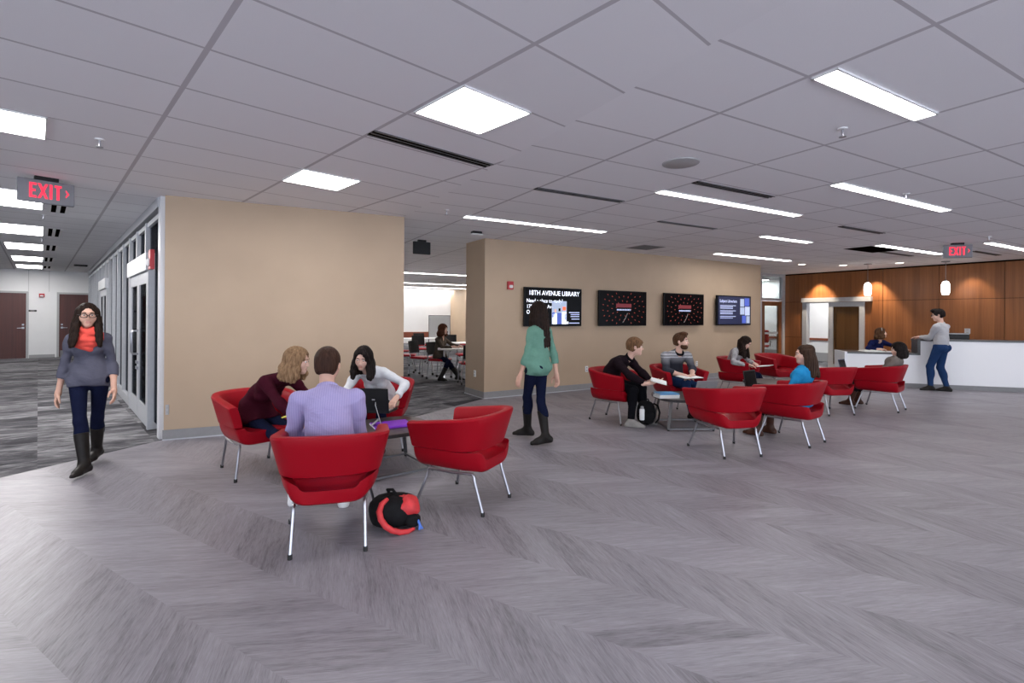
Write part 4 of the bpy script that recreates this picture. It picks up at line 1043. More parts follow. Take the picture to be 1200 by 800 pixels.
def ik(a, t, l1, l2, pole):
    a, t = np.asarray(a, float), np.asarray(t, float); d = t - a; L = np.linalg.norm(d); L2 = min(L, (l1 + l2) * .995); u = d / (L + 1e-9)
    t = a + u * L2; x = (l1 * l1 - l2 * l2 + L2 * L2) / (2 * L2); y = math.sqrt(max(0, l1 * l1 - x * x))
    p = np.asarray(pole, float); p = p - u * (p @ u); p = unit(p)
    return a + u * x + p * y, t
def yaw_vec(deg): return npv(-math.sin(R(deg)), math.cos(R(deg)), 0)   # 0 = away from the camera, 90 = to its left
UP = npv(0, 0, 1)
def make_hand(wr, fdir, palm, side, sc, curl, thumb_in=.25, spread=.0):
    """side +1: thumb lies on (fdir x palm) side"""
    f = unit(fdir); n = -unit(np.asarray(palm) - f * (np.asarray(palm) @ f)); y = np.cross(n, f) * side; h = .0042
    P = lambda a, b, c: wr + sc * (f * a + y * b + n * c)
    F = Field(wr - .21 * sc, wr + .21 * sc, h); k = .008
    for b in (.026, .009, -.009, -.026): F.cap(P(.0, b * .62, 0), P(.082, b, .002), .0145 * sc, .0125 * sc, .014)
    F.cap(P(-.05, 0, 0), P(.02, 0, 0), .026 * sc, .026 * sc, .02)
    for i, (b, L) in enumerate(((.030, .072), (.010, .080), (-.010, .075), (-.029, .058))):
        p = P(.084, b, .002); ang = 0
        for q, w in enumerate((.46, .30, .24)):
            ang += curl * (.8, 1.05, .7)[q]; d = f * math.cos(ang) - n * math.sin(ang) + y * (spread * (1.5 - i) * .1)
            p2 = p + sc * L * w * unit(d); F.cap(p, p2, (.0092 - q * .0008) * sc, (.0086 - q * .0010) * sc, .004); p = p2
    p = P(.018, .026, -.004); d = unit(f * .62 + y * .74 - n * (.25 + thumb_in)); 
    p2 = p + d * .042 * sc; F.cap(p, p2, .015 * sc, .0115 * sc, .012); d2 = unit(f * .9 + y * (.42 - thumb_in) - n * (.22 + curl * .3)); p3 = p2 + d2 * .032 * sc; F.cap(p2, p3, .0112 * sc, .0098 * sc, .005)
    F.cap(p3, p3 + unit(f * .98 + y * (.15 - thumb_in) - n * (.2 + curl * .4)) * .024 * sc, .0098 * sc, .0078 * sc, .004)
    return F.mesh()
PEOPLE = []
def person(label, loc, P, head, yaw, head_yaw, head_pitch=0., head_roll=0., sc=1., female=True, hands=None, feet=None, knees=None, elbows=None, twist=0., shrug=0., curl=.35,
           hand_dirs=None, palms=None, shirt='c_grey', sleeve=1.85, hem=-.10, loose=.012, neck_cut=.0, vneck=False, pants='c_jeans', shoe='c_boot', boot=0., skin='skin', hair=None, hair_mat='h_brown',
           glasses=False, beard=None, scarf=None, collar=None, band=None, vox=.009, hump=.06, toe=None, waist=.10, undershirt=None, sw=None, foot_lift=None):
    """P pelvis centre and head centre in world coordinates; every limb ends where its target is"""
    P = np.asarray(P, float); Hc = np.asarray(head, float); org = np.array((loc[0], loc[1], 0.))
    fw = yaw_vec(yaw); rt = npv(fw[1], -fw[0], 0); fw_t = yaw_vec(yaw + twist); rs = npv(fw_t[1], -fw_t[0], 0)
    hf0 = yaw_vec(head_yaw); hr = npv(hf0[1], -hf0[0], 0)
    hf = unit(hf0 * math.cos(R(head_pitch)) + UP * math.sin(R(head_pitch))); hu = np.cross(hr, hf)
    if head_roll: c, s_ = math.cos(R(head_roll)), math.sin(R(head_roll)); hr, hu = hr * c + hu * s_, hu * c - hr * s_
    HP_ = lambda x, y, z: Hc + sc * (hr * x + hf * y + hu * z)
    ax_h = np.stack([hr, hf, hu])
    dirT = unit(Hc - P)
    nb = Hc - sc * (.125 * unit(hu * .6 + dirT * .5) + .055 * dirT) - hf * .025 * sc      # base of the neck
    lift = P + UP * .24 * sc * (1 if dirT[2] > .9 else .85) - fw * hump * sc
    bez = lambda t: P * (1 - t) ** 2 + lift * 2 * t * (1 - t) + nb * t * t
    tan = lambda t: unit(2 * (1 - t) * (lift - P) + 2 * t * (nb - lift))
    def fr(t):
        u = tan(t); a = unit((rt * (1 - t) + rs * t) - u * ((rt * (1 - t) + rs * t) @ u)); return np.stack([a, np.cross(u, a), u])
    half = (sw if sw else (.150 if female else .180)) * sc
    shm = bez(.90); f9 = fr(.92); SH = {s_: shm + rs * s_ * half - tan(.9) * (.022 - shrug) * sc for s_ in (-1, 1)}
    hw = .088 * sc; HIP = {s_: P + rt * s_ * hw - UP * .03 * sc for s_ in (-1, 1)}
    l_ua, l_fa, l_th, l_sh = .285 * sc, .250 * sc, .425 * sc, .415 * sc
    J = {}
    for s_ in (-1, 1):
        wr = np.asarray(hands[s_], float); pole = elbows[s_] if elbows else (-fw * .6 + rt * s_ * .5 - UP * .3)
        el, wr = ik(SH[s_], wr, l_ua, l_fa, pole)
        an = np.asarray(feet[s_], float); kp = knees[s_] if knees else fw * .9 + UP * .4
        kn, an = ik(HIP[s_], an, l_th, l_sh, kp); J[s_] = (el, wr, kn, an)
    allp = [P, Hc, *[q for s_ in (-1, 1) for q in J[s_]], SH[-1], SH[1], HIP[-1], HIP[1]]
    lo = np.min(allp, 0) - .24 * sc; hi = np.max(allp, 0) + .24 * sc; lo[2] = max(lo[2], -.03)
    def torso(F, g, k=.038, butt=True):
        b = .0 if female else .010
        F.ell(P + UP * .005, npv(.148, .106, .115) * sc + g, fr(0), k)
        F.ell(bez(.32), npv((.105 if female else .118) + b, (.084 if female else .092) + b, .13) * sc + g, fr(.32), k); F.ell(bez(.55), npv((.114 if female else .126) + b, (.088 if female else .096) + b, .15) * sc + g, fr(.55), k)
        F.ell(bez(.76), npv(.132 + b, .094 + b * .8, .13) * sc + g, fr(.78), k)
        F.cap(SH[-1] * .93 + shm * .07, SH[1] * .93 + shm * .07, .047 * sc + g, None, .035); F.cap(shm - rs * half * .45, nb + UP * .0, .050 * sc + g, .046 * sc + g, .03); F.cap(shm + rs * half * .45, nb, .050 * sc + g, .046 * sc + g, .03)
        if female:
            for s_ in (-1, 1): F.ell(bez(.66) + fr(.66)[0] * s_ * .062 * sc + fr(.66)[1] * .070 * sc, npv(.056, .050, .060) * sc + g, fr(.66), .03)
        if butt:
            for s_ in (-1, 1): F.ell(P - fw * .065 * sc + rt * s_ * .072 * sc - UP * .035 * sc, npv(.085, .075, .085) * sc + g * .7, None, .04)
    def arm(F, s_, g, upto=2., k=.025, r=None):
        r = (.042, .035, .031, .025) if female else (.053, .044, .040, .030); el, wr, _, _ = J[s_]
        F.cap(SH[s_], SH[s_] + (el - SH[s_]) * .35, r[0] * sc + g, (r[1] + .003) * sc + g, .03); F.cap(SH[s_], el, (r[0] - .008) * sc + g, r[2] * sc + g, k)
        if upto > 1: t = min(1, upto - 1); F.cap(el, el + (wr - el) * t, r[2] * sc + g, (r[2] + (r[3] - r[2]) * t) * sc + g, k)
        if upto > 1.3: F.cap(el + (wr - el) * .12, el + (wr - el) * .38, (r[2] + .004) * sc + g, (r[2] - .002) * sc + g, .03)
    def leg(F, s_, g, k=.03):
        _, _, kn, an = J[s_]; h_ = HIP[s_]
        tw = 0 if not female else -.005 * sc; F.cap(h_, kn, .080 * sc + g + tw, .052 * sc + g + tw, .035); F.cap(kn, an, .050 * sc + g + tw, .035 * sc + g, k)
        back = -unit(np.cross(np.cross(unit(an - kn), unit(h_ - kn)), unit(an - kn))) if abs(unit(an - kn) @ unit(h_ - kn)) < .98 else -fw
        back = -back if back @ (h_ - kn) < -.01 and False else back
        cb = kn + (an - kn) * .30 - (unit((h_ - kn) - unit(an - kn) * ((h_ - kn) @ unit(an - kn))) * -.014 * sc)
        F.ell(cb, npv(.054, .054, .12) * sc + g, np.stack([rt, unit(np.cross(unit(an - kn), rt)), unit(an - kn)]), .03)
    # body, head and hands make one skin mesh
    F = Field(lo, hi, vox * 1.15); torso(F, -.012); F.cap(nb - tan(.95) * .02, HP_(0, -.02, -.06), .050 * sc, .046 * sc, .03)
    for s_ in (-1, 1): arm(F, s_, 0. if sleeve < 1.9 else -.004); leg(F, s_, -.012)
    parts = [F.mesh()]
    hb = .20 * sc; F = Field(Hc - hb, Hc + hb, min(.0058, vox * .7)); k = .02 * sc
    F.ell(HP_(0, -.012, .028), npv(.074, .094, .088) * sc, ax_h, 0); jw = .052 if female else .058
    F.ell(HP_(0, .028, -.045), npv(jw, .062, .066) * sc, ax_h, .04 * sc); F.ell(HP_(0, .064, -.090), npv(.024 if female else .030, .022, .020) * sc, ax_h, .03 * sc)
    for s_ in (-1, 1):
        F.ell(HP_(s_ * .038, .050, -.022), npv(.028, .030, .034) * sc, ax_h, .02); F.ell(HP_(s_ * .076, -.008, -.006), npv(.009, .018, .030) * sc, ax_h, .006)
        F.ell(HP_(s_ * .031, .098, .010), npv(.019, .014, .010) * sc, ax_h, .016, True)
    F.cap(HP_(-.036, .076, .030), HP_(.036, .076, .030), .013 * sc, None, .014); F.cap(HP_(0, .082, .014), HP_(0, .101 if female else .106, -.026), .0075 * sc, (.0095 if female else .0115) * sc, .010)
    for s_ in (-1, 1): F.ell(HP_(s_ * .010, .094, -.030), npv(.009, .010, .008) * sc, ax_h, .006)
    F.cap(HP_(-.017, .084, -.056), HP_(.017, .084, -.056), .0068 * sc, None, .006); F.cap(HP_(-.014, .083, -.067), HP_(.014, .083, -.067), .0074 * sc, None, .006)
    F.cap(HP_(0, -.02, -.05), HP_(0, -.02, -.05) + (nb - HP_(0, -.02, -.05)) * .8, .047 * sc, .050 * sc, .03)
    parts.append(F.mesh())
    for s_ in (-1, 1):
        el, wr, _, _ = J[s_]; fd = unit(wr - el) if not hand_dirs or hand_dirs.get(s_) is None else unit(hand_dirs[s_]); pm = -rt * s_ if not palms or palms.get(s_) is None else palms[s_]
        pm = np.asarray(pm, float)
        f_, n_ = fd, -unit(pm - fd * (pm @ fd)); want = UP * .4 + fw if abs(fd[2]) > .5 else (UP * .2 - rt * s_)
        sd_ = 1 if np.cross(n_, f_) @ want >= 0 else -1
        parts.append(make_hand(wr + fd * .012, fd, pm, sd_, sc * .97, curl))
    mo = HP_(0, .088, -.061)
    def paint(c): 
        q = (c - mo) @ ax_h.T / sc
        return (((q[:, 0] / .022) ** 2 + (q[:, 2] / .0115) ** 2 < 1) & (q[:, 1] > -.012)).astype(int)
    body = mesh_obj('person', parts, [skin, 'lip'], org, None, paint); tag(body, label, 'person')
    for s_ in (-1, 1):
        mb = MB(); c = HP_(s_ * .031, .0795, .010) - org; mb.ball(c, (.0118 * sc, .0118 * sc, .0072 * sc), 12, 0); mb.ball(c + hf * .0074 * sc, .0062 * sc, 10, 1); mb.build('eye', ['eye_white', 'iris'], body, 'all')
        MB().tube([HP_(s_ * x, y, z) - org for x, y, z in ((.014, .0925, .031), (.030, .0915, .0365), (.050, .078, .030))], [.0034 * sc, .0042 * sc, .0022 * sc], 8).build('eyebrow', hair_mat, body, True)
    # trousers
    F = Field(lo, np.minimum(hi, np.maximum(P, np.maximum(J[-1][2], J[1][2])) + .30 * sc), vox)
    F.ell(P + UP * .005, npv(.154, .111, .118) * sc, fr(0), .04); F.ell(bez(.2), npv(.148, .112, .10) * sc, fr(.2), .05)
    for s_ in (-1, 1): F.ell(P - fw * .065 * sc + rt * s_ * .072 * sc - UP * .035 * sc, npv(.088, .078, .088) * sc, None, .04); leg(F, s_, .004 if female else .012)
    F.cut(P + tan(.1) * min(waist, .045) * sc, tan(.15), (P + tan(.1) * .2 * sc, .30 * sc))
    for s_ in (-1, 1): kn, an = J[s_][2], J[s_][3]; d = unit(an - kn); F.cut(an - d * (boot * .72 if boot else .0) * sc, d, (an, .17 * sc if not boot else boot * sc + .12))
    mesh_obj('trousers', [F.mesh()], pants, org, body)
    # shoes or boots
    for s_ in (-1, 1):
        _, _, kn, an = J[s_]; td = unit((toe[s_] if toe else fw) * npv(1, 1, 0)) ; pit = (foot_lift or {}).get(s_, 0.)
        td3 = unit(td * math.cos(R(pit)) - UP * math.sin(R(pit))); un = unit(UP * math.cos(R(pit)) + td * math.sin(R(pit)))
        heel = an - td3 * .045 * sc - un * .052 * sc; ball = an + td3 * .105 * sc - un * .056 * sc; tip = an + td3 * .165 * sc - un * .060 * sc
        b0 = np.minimum.reduce([heel, tip, an]) - .09; b1 = np.maximum.reduce([heel, tip, an]) + .09
        if boot: tp_ = an + unit(kn - an) * boot * sc; b0 = np.minimum(b0, tp_ - .09); b1 = np.maximum(b1, tp_ + .09)
        F = Field(b0, b1, vox * .8); dn = 0 if pit else .010; heel, ball, tip = heel - UP * dn, ball - UP * dn, tip - UP * dn; F.cap(heel, ball, .036 * sc, .040 * sc, 0); F.cap(ball, tip, .040 * sc, .028 * sc, .02); F.cap(an + un * .0, heel + un * .01, .043 * sc, .038 * sc, .03); F.cap(an, ball + un * .012 * sc, .042 * sc, .030 * sc, .03)
        if boot: F.cap(an, tp_, .044 * sc, .062 * sc, .02); F.cut(tp_, kn - an)
        else: F.cut(an + un * .030 * sc, un)
        F.cut(an - un * (.080 if pit else .083) * sc, -un)
        mesh_obj('boot' if boot else 'shoe', [F.mesh()], shoe, org, body)
    # shirt
    F = Field(np.minimum(lo, P - .3 * sc), hi, vox); torso(F, loose, butt=hem < -.05)
    F.ell(bez(.18), npv(.150, .112, .13) * sc + loose, fr(.18), .04)
    for s_ in (-1, 1): arm(F, s_, loose * .8 + .002, min(sleeve, 1.97))
    if hem < -.05:
        for s_ in (-1, 1): F.cap(HIP[s_], HIP[s_] + (J[s_][2] - HIP[s_]) * .30, .083 * sc + loose, .076 * sc + loose, .03)
    if hem < -.05: F.ell(P - UP * .02, npv(.160, .120, .12) * sc + loose * .6, fr(0), .05)
    F.cut(P + tan(.05) * hem * sc, -tan(.05), (P - tan(.05) * .10 * sc, .34 * sc))
    if hem <= -.05:
        for s_ in (-1, 1):
            kn = J[s_][2]
            if kn[2] > P[2] - .2: F.cap(HIP[s_] - UP * .0, kn, .086 * sc, .060 * sc, 0, True) if False else None
    F.cap(nb - tan(.95) * (.005 + neck_cut) * sc + hf * .012 * sc, HP_(0, -.0, -.10), (.060 + neck_cut * .5) * sc, .07 * sc, .01, True)
    if vneck: F.cap(nb + fr(.9)[1] * .07 * sc, nb + fr(.85)[1] * .125 * sc - tan(.85) * .12 * sc, .052 * sc, .012 * sc, .008, True)
    for s_ in (-1, 1):
        el, wr, _, _ = J[s_]; t = min(sleeve, 1.97); q = el + (wr - el) * (t - 1) if t > 1 else SH[s_] + (el - SH[s_]) * t; d = unit(wr - el) if t > 1 else unit(el - SH[s_]); F.cut(q, d, (q + d * .055 * sc, .066 * sc))
    ph = (len(PEOPLE) * 1.7) % 6.28
    F.ripple(lambda x, y, z: .0035 * np.sin(38 * z + 9 * x + ph) * np.sin(14 * x + 11 * y + ph) + .002 * np.sin(60 * (z * .7 + x * .6 + y * .4)))
    top = mesh_obj('shirt', [F.mesh()], shirt, org, body)
    if collar:
        F = Field(nb - .14, nb + .14, .006); rr_ = []
        u = unit(hu + tan(.95)); a = unit(rs - u * (rs @ u)); b_ = np.cross(u, a)
        for kk in range(25):
            t = 2 * PI * kk / 24; rr_.append(nb + u * .020 * sc + hf * .008 * sc + (a * math.cos(t) * .064 + b_ * math.sin(t) * .062) * sc - u * (.016 * math.sin(t)) * sc)
        for kk in range(24): F.cap(rr_[kk] - u * .010 * sc, rr_[kk + 1] + u * .004 * sc, .0125 * sc, None, .008)
        mesh_obj('collar', [F.mesh()], collar, org, body)
    if scarf:
        F = Field(nb - .26 * sc, nb + .24 * sc, .007); u = tan(.95); a = rs; b_ = np.cross(u, a)
        for j_, (rad, dz, th, fo) in enumerate(((.062, .055, .026, .015), (.078, .015, .030, .025), (.088, -.030, .031, .038), (.080, -.075, .030, .052), (.060, -.115, .026, .064))):
            pp = []
            for kk in range(25):
                t = 2 * PI * kk / 24; w = .5 - .5 * math.sin(t)
                pp.append(nb + u * sc * (dz * (1 if math.sin(t) > 0 else .35) + .012 * math.sin(3 * t + j_)) + sc * (a * math.cos(t) * rad * (1.15 if j_ < 3 else 1) + b_ * (math.sin(t) * rad * .85 + fo)))
            for kk in range(24):
                if j_ >= 3 and math.sin(2 * PI * (kk + .5) / 24) < -.15: continue
                F.cap(pp[kk], pp[kk + 1], th * sc, None, .012)
        F.ripple(lambda x, y, z: .004 * np.sin(70 * z + 30 * x + 8 * y) + .003 * np.sin(55 * x - 40 * z))
        mesh_obj('scarf', [F.mesh()], scarf, org, body)
    # hair
    if hair:
        kind = hair['kind']; L = hair.get('len', .3); pts_all = [HP_(0, 0, .15), HP_(0, -.15, -L - .12), HP_(.16, .1, -L - .1), HP_(-.16, .1, -L - .1)]
        blo = np.min(pts_all + [Hc - .18], 0) - .05; bhi = np.max(pts_all + [Hc + .18], 0) + .05
        F = Field(blo, bhi, min(.007, vox * .85)); g = hair.get('vol', .012)
        F.ell(HP_(0, -.018, .036), npv(.076 + g, .096 + g, .088 + g) * sc, ax_h, 0)
        if kind == 'short':
            F.ell(HP_(0, -.055, -.015), npv(.068 + g * .6, .055 + g * .6, .075) * sc, ax_h, .02)
            F.cut(HP_(0, -.02, -.075), -hu * .9 - hf * .3)
            if hair.get('quiff'): F.ell(HP_(0, .062, .112), npv(.058, .040, .026) * sc, ax_h, .025); F.ell(HP_(.02, .03, .125), npv(.05, .05, .022) * sc, ax_h, .02)
            if hair.get('fringe'): F.ell(HP_(-.02, .075, .070), npv(.055, .024, .028) * sc, ax_h, .02)
            F.ell(HP_(0, .10, -.040), npv(.078, .085, .112 if not hair.get('fringe') else .098) * sc, ax_h, .012, True)
            for s_ in (-1, 1): F.ell(HP_(s_ * .085, .035, -.055), npv(.03, .055, .055) * sc, ax_h, .01, True); F.ell(HP_(s_ * .088, -.008, -.012), npv(.020, .024, .036) * sc, ax_h, .008, True)
            if hair.get('crop'): pass
        else:
            down = hair.get('down', -UP * .9 - dirT * .1); rr_ = random.Random(hair.get('seed', 1)); wav = hair.get('wave', 0.)
            ang0 = hair.get('open', 62)
            n_ = hair.get('n', 17); extra = hair.get('fwd', {})
            for i in range(n_):
                an_ = R(ang0 + (360 - 2 * ang0) * i / (n_ - 1)); sx_, cy_ = math.sin(an_), math.cos(an_)
                p0 = HP_(sx_ * .074, cy_ * .088 - .016, .05); p1 = HP_(sx_ * .088, cy_ * .098 - .016, -.04); ln = L * (1 + rr_.uniform(-.06, .06))
                side = -1 if sx_ < 0 else 1
                df = extra.get(side, 0.) * abs(sx_) ** 1.5
                dd = unit(np.asarray(down) + (hr * sx_ * .10 + hf * cy_ * .10) + fw_t * df)
                pl = [p0, p1]; r_ = [.018, .021]
                for q in range(1, 6):
                    t = q / 5; ww = wav * math.sin(q * 2.3 + i * 1.1) * (1 if q < 5 else .5)
                    pt = p1 + dd * ln * t * sc + (hr * ww * cy_ + hf * ww * abs(sx_) + hr * sx_ * abs(ww) * .6) + hr * sx_ * hair.get('flare', .0) * t
                    pl.append(pt); r_.append(.020 * (1 - .45 * t ** 2) + .004)
                F.chain(pl, [q * sc for q in r_], .022)
            if hair.get('bang'): 
                for s_, e_ in hair['bang']: F.chain([HP_(s_ * .005, .045, .118), HP_(s_ * .045, .078, .085), HP_(s_ * .072, .065, .02), HP_(s_ * .082, .045, e_)], [.018 * sc, .020 * sc, .019 * sc, .017 * sc], .02)
            if hair.get('bump'): F.ell(HP_(0, -.075, .085), npv(.055, .045, .04) * sc, ax_h, .03)
            fx = hair.get('face', (.062, .116)); F.ell(HP_(hair.get('part', 0.), .100, -.028), npv(fx[0], .080, fx[1]) * sc, ax_h, .012, True)
        hn = hair.get('rip', .003)
        def rip(x, y, z):
            u_ = (x - Hc[0]) * hr[0] + (y - Hc[1]) * hr[1] + (z - Hc[2]) * hr[2]; v_ = (x - Hc[0]) * hf[0] + (y - Hc[1]) * hf[1] + (z - Hc[2]) * hf[2]
            return hn * np.sin(np.arctan2(u_, v_ + .02) * 26 + z * 22)
        F.ripple(rip)
        mesh_obj('hair', [F.mesh()], hair_mat, org, body)
    if beard:
        F = Field(Hc - .2, Hc + .2, .006); F.ell(HP_(0, .034, -.058), npv(jw + .006, .062, .062) * sc, ax_h, 0); F.ell(HP_(0, .066, -.092), npv(.034, .026, .026) * sc, ax_h, .02)
        F.cap(HP_(-.024, .084, -.046), HP_(.024, .084, -.046), .008 * sc, None, .01); F.ell(HP_(0, .105, -.062), npv(.019, .03, .010) * sc, ax_h, .004, True); F.cut(HP_(0, 0, -.040), hu + hf * .15)
        mesh_obj('beard', [F.mesh()], beard, org, body)
    if glasses:
        mb = MB()
        for s_ in (-1, 1):
            c = (s_ * .033, .106, .006); mb.tube([HP_(c[0] + .026 * math.copysign(abs(math.cos(t)) ** .7, math.cos(t)), c[1] - .10 * abs(c[0] * .3) * (1 if True else 0), c[2] + .018 * math.copysign(abs(math.sin(t)) ** .7, math.sin(t))) - org for t in [2 * PI * q / 20 for q in range(21)]], .0032, 6)
            mb.tube([HP_(s_ * .059, .100, .012) - org, HP_(s_ * .079, .06, .014) - org, HP_(s_ * .081, -.01, .008) - org], .003, 6)
        mb.tube([HP_(-.008, .108, .010) - org, HP_(.008, .108, .010) - org], .003, 6); mb.build('glasses', 'black', body, True)
    if band:
        MB().tube([HP_(.088 * math.cos(t), .012 + .0 * t, .036 + .098 * math.sin(t)) - org for t in [PI * q / 16 for q in range(17)]], .009 * sc, 8).build('hairband', band, body, True)
    PEOPLE.append(body)
    print('PERSON', label[:40], 'spine', round(float(np.linalg.norm(nb - P) / sc), 2), 'head', np.round(Hc, 2), {s_: [np.round(q, 2).tolist() for q in J[s_]] for s_ in J} if False else '')
    return body
for n_, c_ in dict(c_grey=(.085, .085, .115), c_jeans=(.006, .0085, .027), c_jeans_mid=(.015, .038, .108), c_green=(.130, .265, .205), c_maroon=(.040, .004, .011), c_white=(.66, .67, .70), c_black=(.005, .005, .007), c_dark=(.011, .006, .009), c_blue=(.018, .22, .46), c_taupe=(.17, .145, .13),
                  c_navy=(.010, .014, .065), c_lightgrey=(.42, .42, .44), c_brown=(.070, .054, .042), c_coral=(.70, .085, .065), c_mottled=(.42, .41, .42)).items(): M[n_] = mat_cloth(n_, c_)
M['c_mottled'] = mat_cloth('mottled_knit', (.40, .39, .40), var=.6, scale=14.)
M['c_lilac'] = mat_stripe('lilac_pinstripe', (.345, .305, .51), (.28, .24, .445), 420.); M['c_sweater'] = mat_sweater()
M['c_boot'] = plain('dark_leather', (.011, .009, .008), .5, spec=.2, var=.2); M['c_boot_brown'] = plain('brown_leather', (.05, .018, .010), .45, spec=.25, var=.2); M['c_shoe_grey'] = plain('grey_canvas', (.25, .235, .22), .8, var=.1); M['c_shoe_white'] = plain('white_sneaker', (.70, .70, .70), .6)
M['h_dark'] = mat_hair('dark_brown_hair', (.007, .0045, .004), (.030, .017, .012)); M['h_dark2'] = mat_hair('chestnut_hair', (.018, .010, .007), (.065, .035, .022)); M['h_black'] = mat_hair('black_hair', (.005, .004, .004), (.022, .015, .014)); M['h_brown'] = mat_hair('brown_hair', (.035, .016, .008), (.12, .060, .032))
M['h_blond'] = mat_hair('light_brown_hair', (.11, .060, .030), (.36, .225, .125)); M['h_auburn'] = mat_hair('auburn_hair', (.040, .014, .008), (.15, .058, .030)); M['h_sand'] = mat_hair('sandy_hair', (.075, .038, .018), (.22, .12, .062)); M['h_buzz'] = mat_hair('cropped_brown_hair', (.022, .010, .007), (.062, .030, .020))
v = npv
def leg_pair(c, f, spread=.11, fwd=.40, z=.085, sc=1.):
    """ankle targets for somebody sitting: c pelvis, f facing"""
    f = unit(npv(f[0], f[1], 0)); r = npv(f[1], -f[0], 0)
    return {s_: npv(c[0], c[1], 0) + f * fwd + r * s_ * spread + UP * z for s_ in (-1, 1)}
def seat(c, f, back=.07): f = unit(npv(f[0], f[1], 0)); return npv(c[0], c[1], .53) - f * back
def yaw_of(f): return math.degrees(math.atan2(f[1], f[0])) - 90

# woman walking towards the camera, at the left
fy = yaw_of((.50, -.87)); f = yaw_vec(fy); r = v(f[1], -f[0], 0); P = v(-4.06, 4.80, .885)
person('woman walking along the carpet edge in a coral scarf, grey top, jeans and dark boots', (-4.05, 4.78), P, v(-4.03, 4.74, 1.475), fy, yaw_of((.70, -.75)), -4, sc=.945,
       hands={1: v(-4.285, 4.72, .745), -1: v(-3.84, 4.82, .775)}, elbows={1: -f * 1. + r * .3, -1: -f * 1. - r * .2}, feet={1: v(-3.93, 4.60, .085), -1: v(-4.20, 5.06, .10)}, knees={1: f, -1: f},
       toe={1: v(.2, -1, 0), -1: v(.3, -.95, 0)}, foot_lift={-1: 8.}, sw=.136, shirt='c_grey', sleeve=1.45, hem=-.10, loose=.006, pants='c_jeans', boot=.30, scarf='c_coral', glasses=True, hair=dict(kind='long', len=.27, fwd={-1: .30, 1: .30}, open=58, n=15, vol=.008), hair_mat='h_dark', vox=.009, curl=.3, waist=.08)
# woman in green walking past the first screen
fy = yaw_of((-.72, .70)); f = yaw_vec(fy); r = v(f[1], -f[0], 0)
person('woman walking away in a green top, jeans and dark boots, long dark hair', (.33, 6.0), v(.30, 5.97, .93), v(.31, 6.03, 1.555), fy, yaw_of((-.62, .78)), -3, sc=.99,
       hands={-1: v(.09, 5.90, .74), 1: v(.54, 6.02, .80)}, elbows={-1: -f * 1. - r * .2, 1: -f * 1. + r * .2}, feet={1: v(.40, 5.80, .09), -1: v(.20, 6.17, .085)}, knees={1: f, -1: f}, toe={1: v(-.55, -.12, 0), -1: v(-.8, .1, 0)}, foot_lift={1: 6.},
       sw=.142, shirt='c_green', sleeve=1.5, hem=-.12, loose=.009, pants='c_jeans', boot=.30, hair=dict(kind='long', len=.38, open=62, n=13, vol=.008, flare=-.025, down=-UP - f * .05), hair_mat='h_dark', vox=.0095, waist=.08)
# first group
c, f = (-2.47, 4.86), (.75, -.66); P = seat(c, f, .02); ff = unit(v(*f, 0)); r = v(ff[1], -ff[0], 0)
person('woman in a maroon sweater leaning forward in the red chair by the beige wall', (P[0], P[1]), P, v(-1.955, 4.56, 1.07), yaw_of((.86, -.5)), yaw_of((1., .10)), -8, sc=.97, twist=4,
       hands={1: v(-1.86, 4.33, .60), -1: v(-1.74, 4.60, .60)}, elbows={1: r - UP, -1: -r - UP}, feet={1: v(-1.68, 4.40, .085), -1: v(-1.62, 4.66, .085)}, palms={1: v(0, 0, -1), -1: v(0, 0, -1)}, shirt='c_maroon', sleeve=1.97, hem=-.09, loose=.012, pants='c_jeans', shoe='c_boot', hair=dict(kind='long', len=.13, wave=.020, n=19, open=64, vol=.020, rip=.004, flare=.03), hair_mat='h_blond', skin='skin2', vox=.009, hump=.13)
c, f = (-1.21, 3.38), (-.27, .96); P = seat(c, f, -.08); ff = unit(v(*f, 0)); r = v(ff[1], -ff[0], 0)
person('man in a lilac striped shirt seen from behind in the nearest red chair', (P[0], P[1]), P + v(-.02, 0, 0), v(-1.325, 3.60, 1.135), yaw_of(f), yaw_of((-.10, 1.)), -6, sc=1.03, female=False, sw=.180,
       hands={1: v(-1.26, 3.80, .62), -1: v(-1.44, 3.74, .62)}, elbows={1: r * .3 - UP * 1. - ff * .3, -1: -r * .6 - UP * 1. - ff * .3}, feet={1: v(-1.32, 3.95, .085), -1: v(-1.72, 3.97, .085)}, palms={1: v(0, 0, -1), -1: v(0, 0, -1)}, shirt='c_lilac', sleeve=1.97, hem=-.09, loose=.014, pants='c_jeans_mid', shoe='c_shoe_white', collar='c_lilac', hair=dict(kind='short', vol=.010, crop=True, rip=.0015), hair_mat='h_buzz', vox=.008, hump=.10)
c, f = (-1.51, 5.78), (.06, -1.); P = seat(c, f, .0); ff = unit(v(*f, 0)); r = v(ff[1], -ff[0], 0)
person('woman in a white blouse leaning over the black laptop, long black hair', (P[0], P[1]), P, v(-1.555, 5.22, 1.045), yaw_of((.05, -1)), yaw_of((-.02, -1.)), -18, head_roll=6, sc=.97, twist=0,
       hands={1: v(-1.56, 5.14, .64), -1: v(-1.20, 5.22, .64)}, elbows={1: r * 1. - UP * .2 + ff * -.3, -1: -r * 1.2 - UP * .2 - ff * .3}, feet={1: v(-1.64, 5.36, .085), -1: v(-1.40, 5.36, .085)}, palms={1: v(0, 0, -1), -1: v(0, 0, -1)}, shirt='c_white', sleeve=1.9, hem=-.09, loose=.013, vneck=True, pants='c_jeans', shoe='c_boot', hair=dict(kind='long', len=.17, wave=.010, open=52, n=17, vol=.014, fwd={1: .25, -1: .25}, bang=((-1, -.05),), face=(.056, .112), part=.010), hair_mat='h_black', skin='skin2', vox=.009, hump=.12)
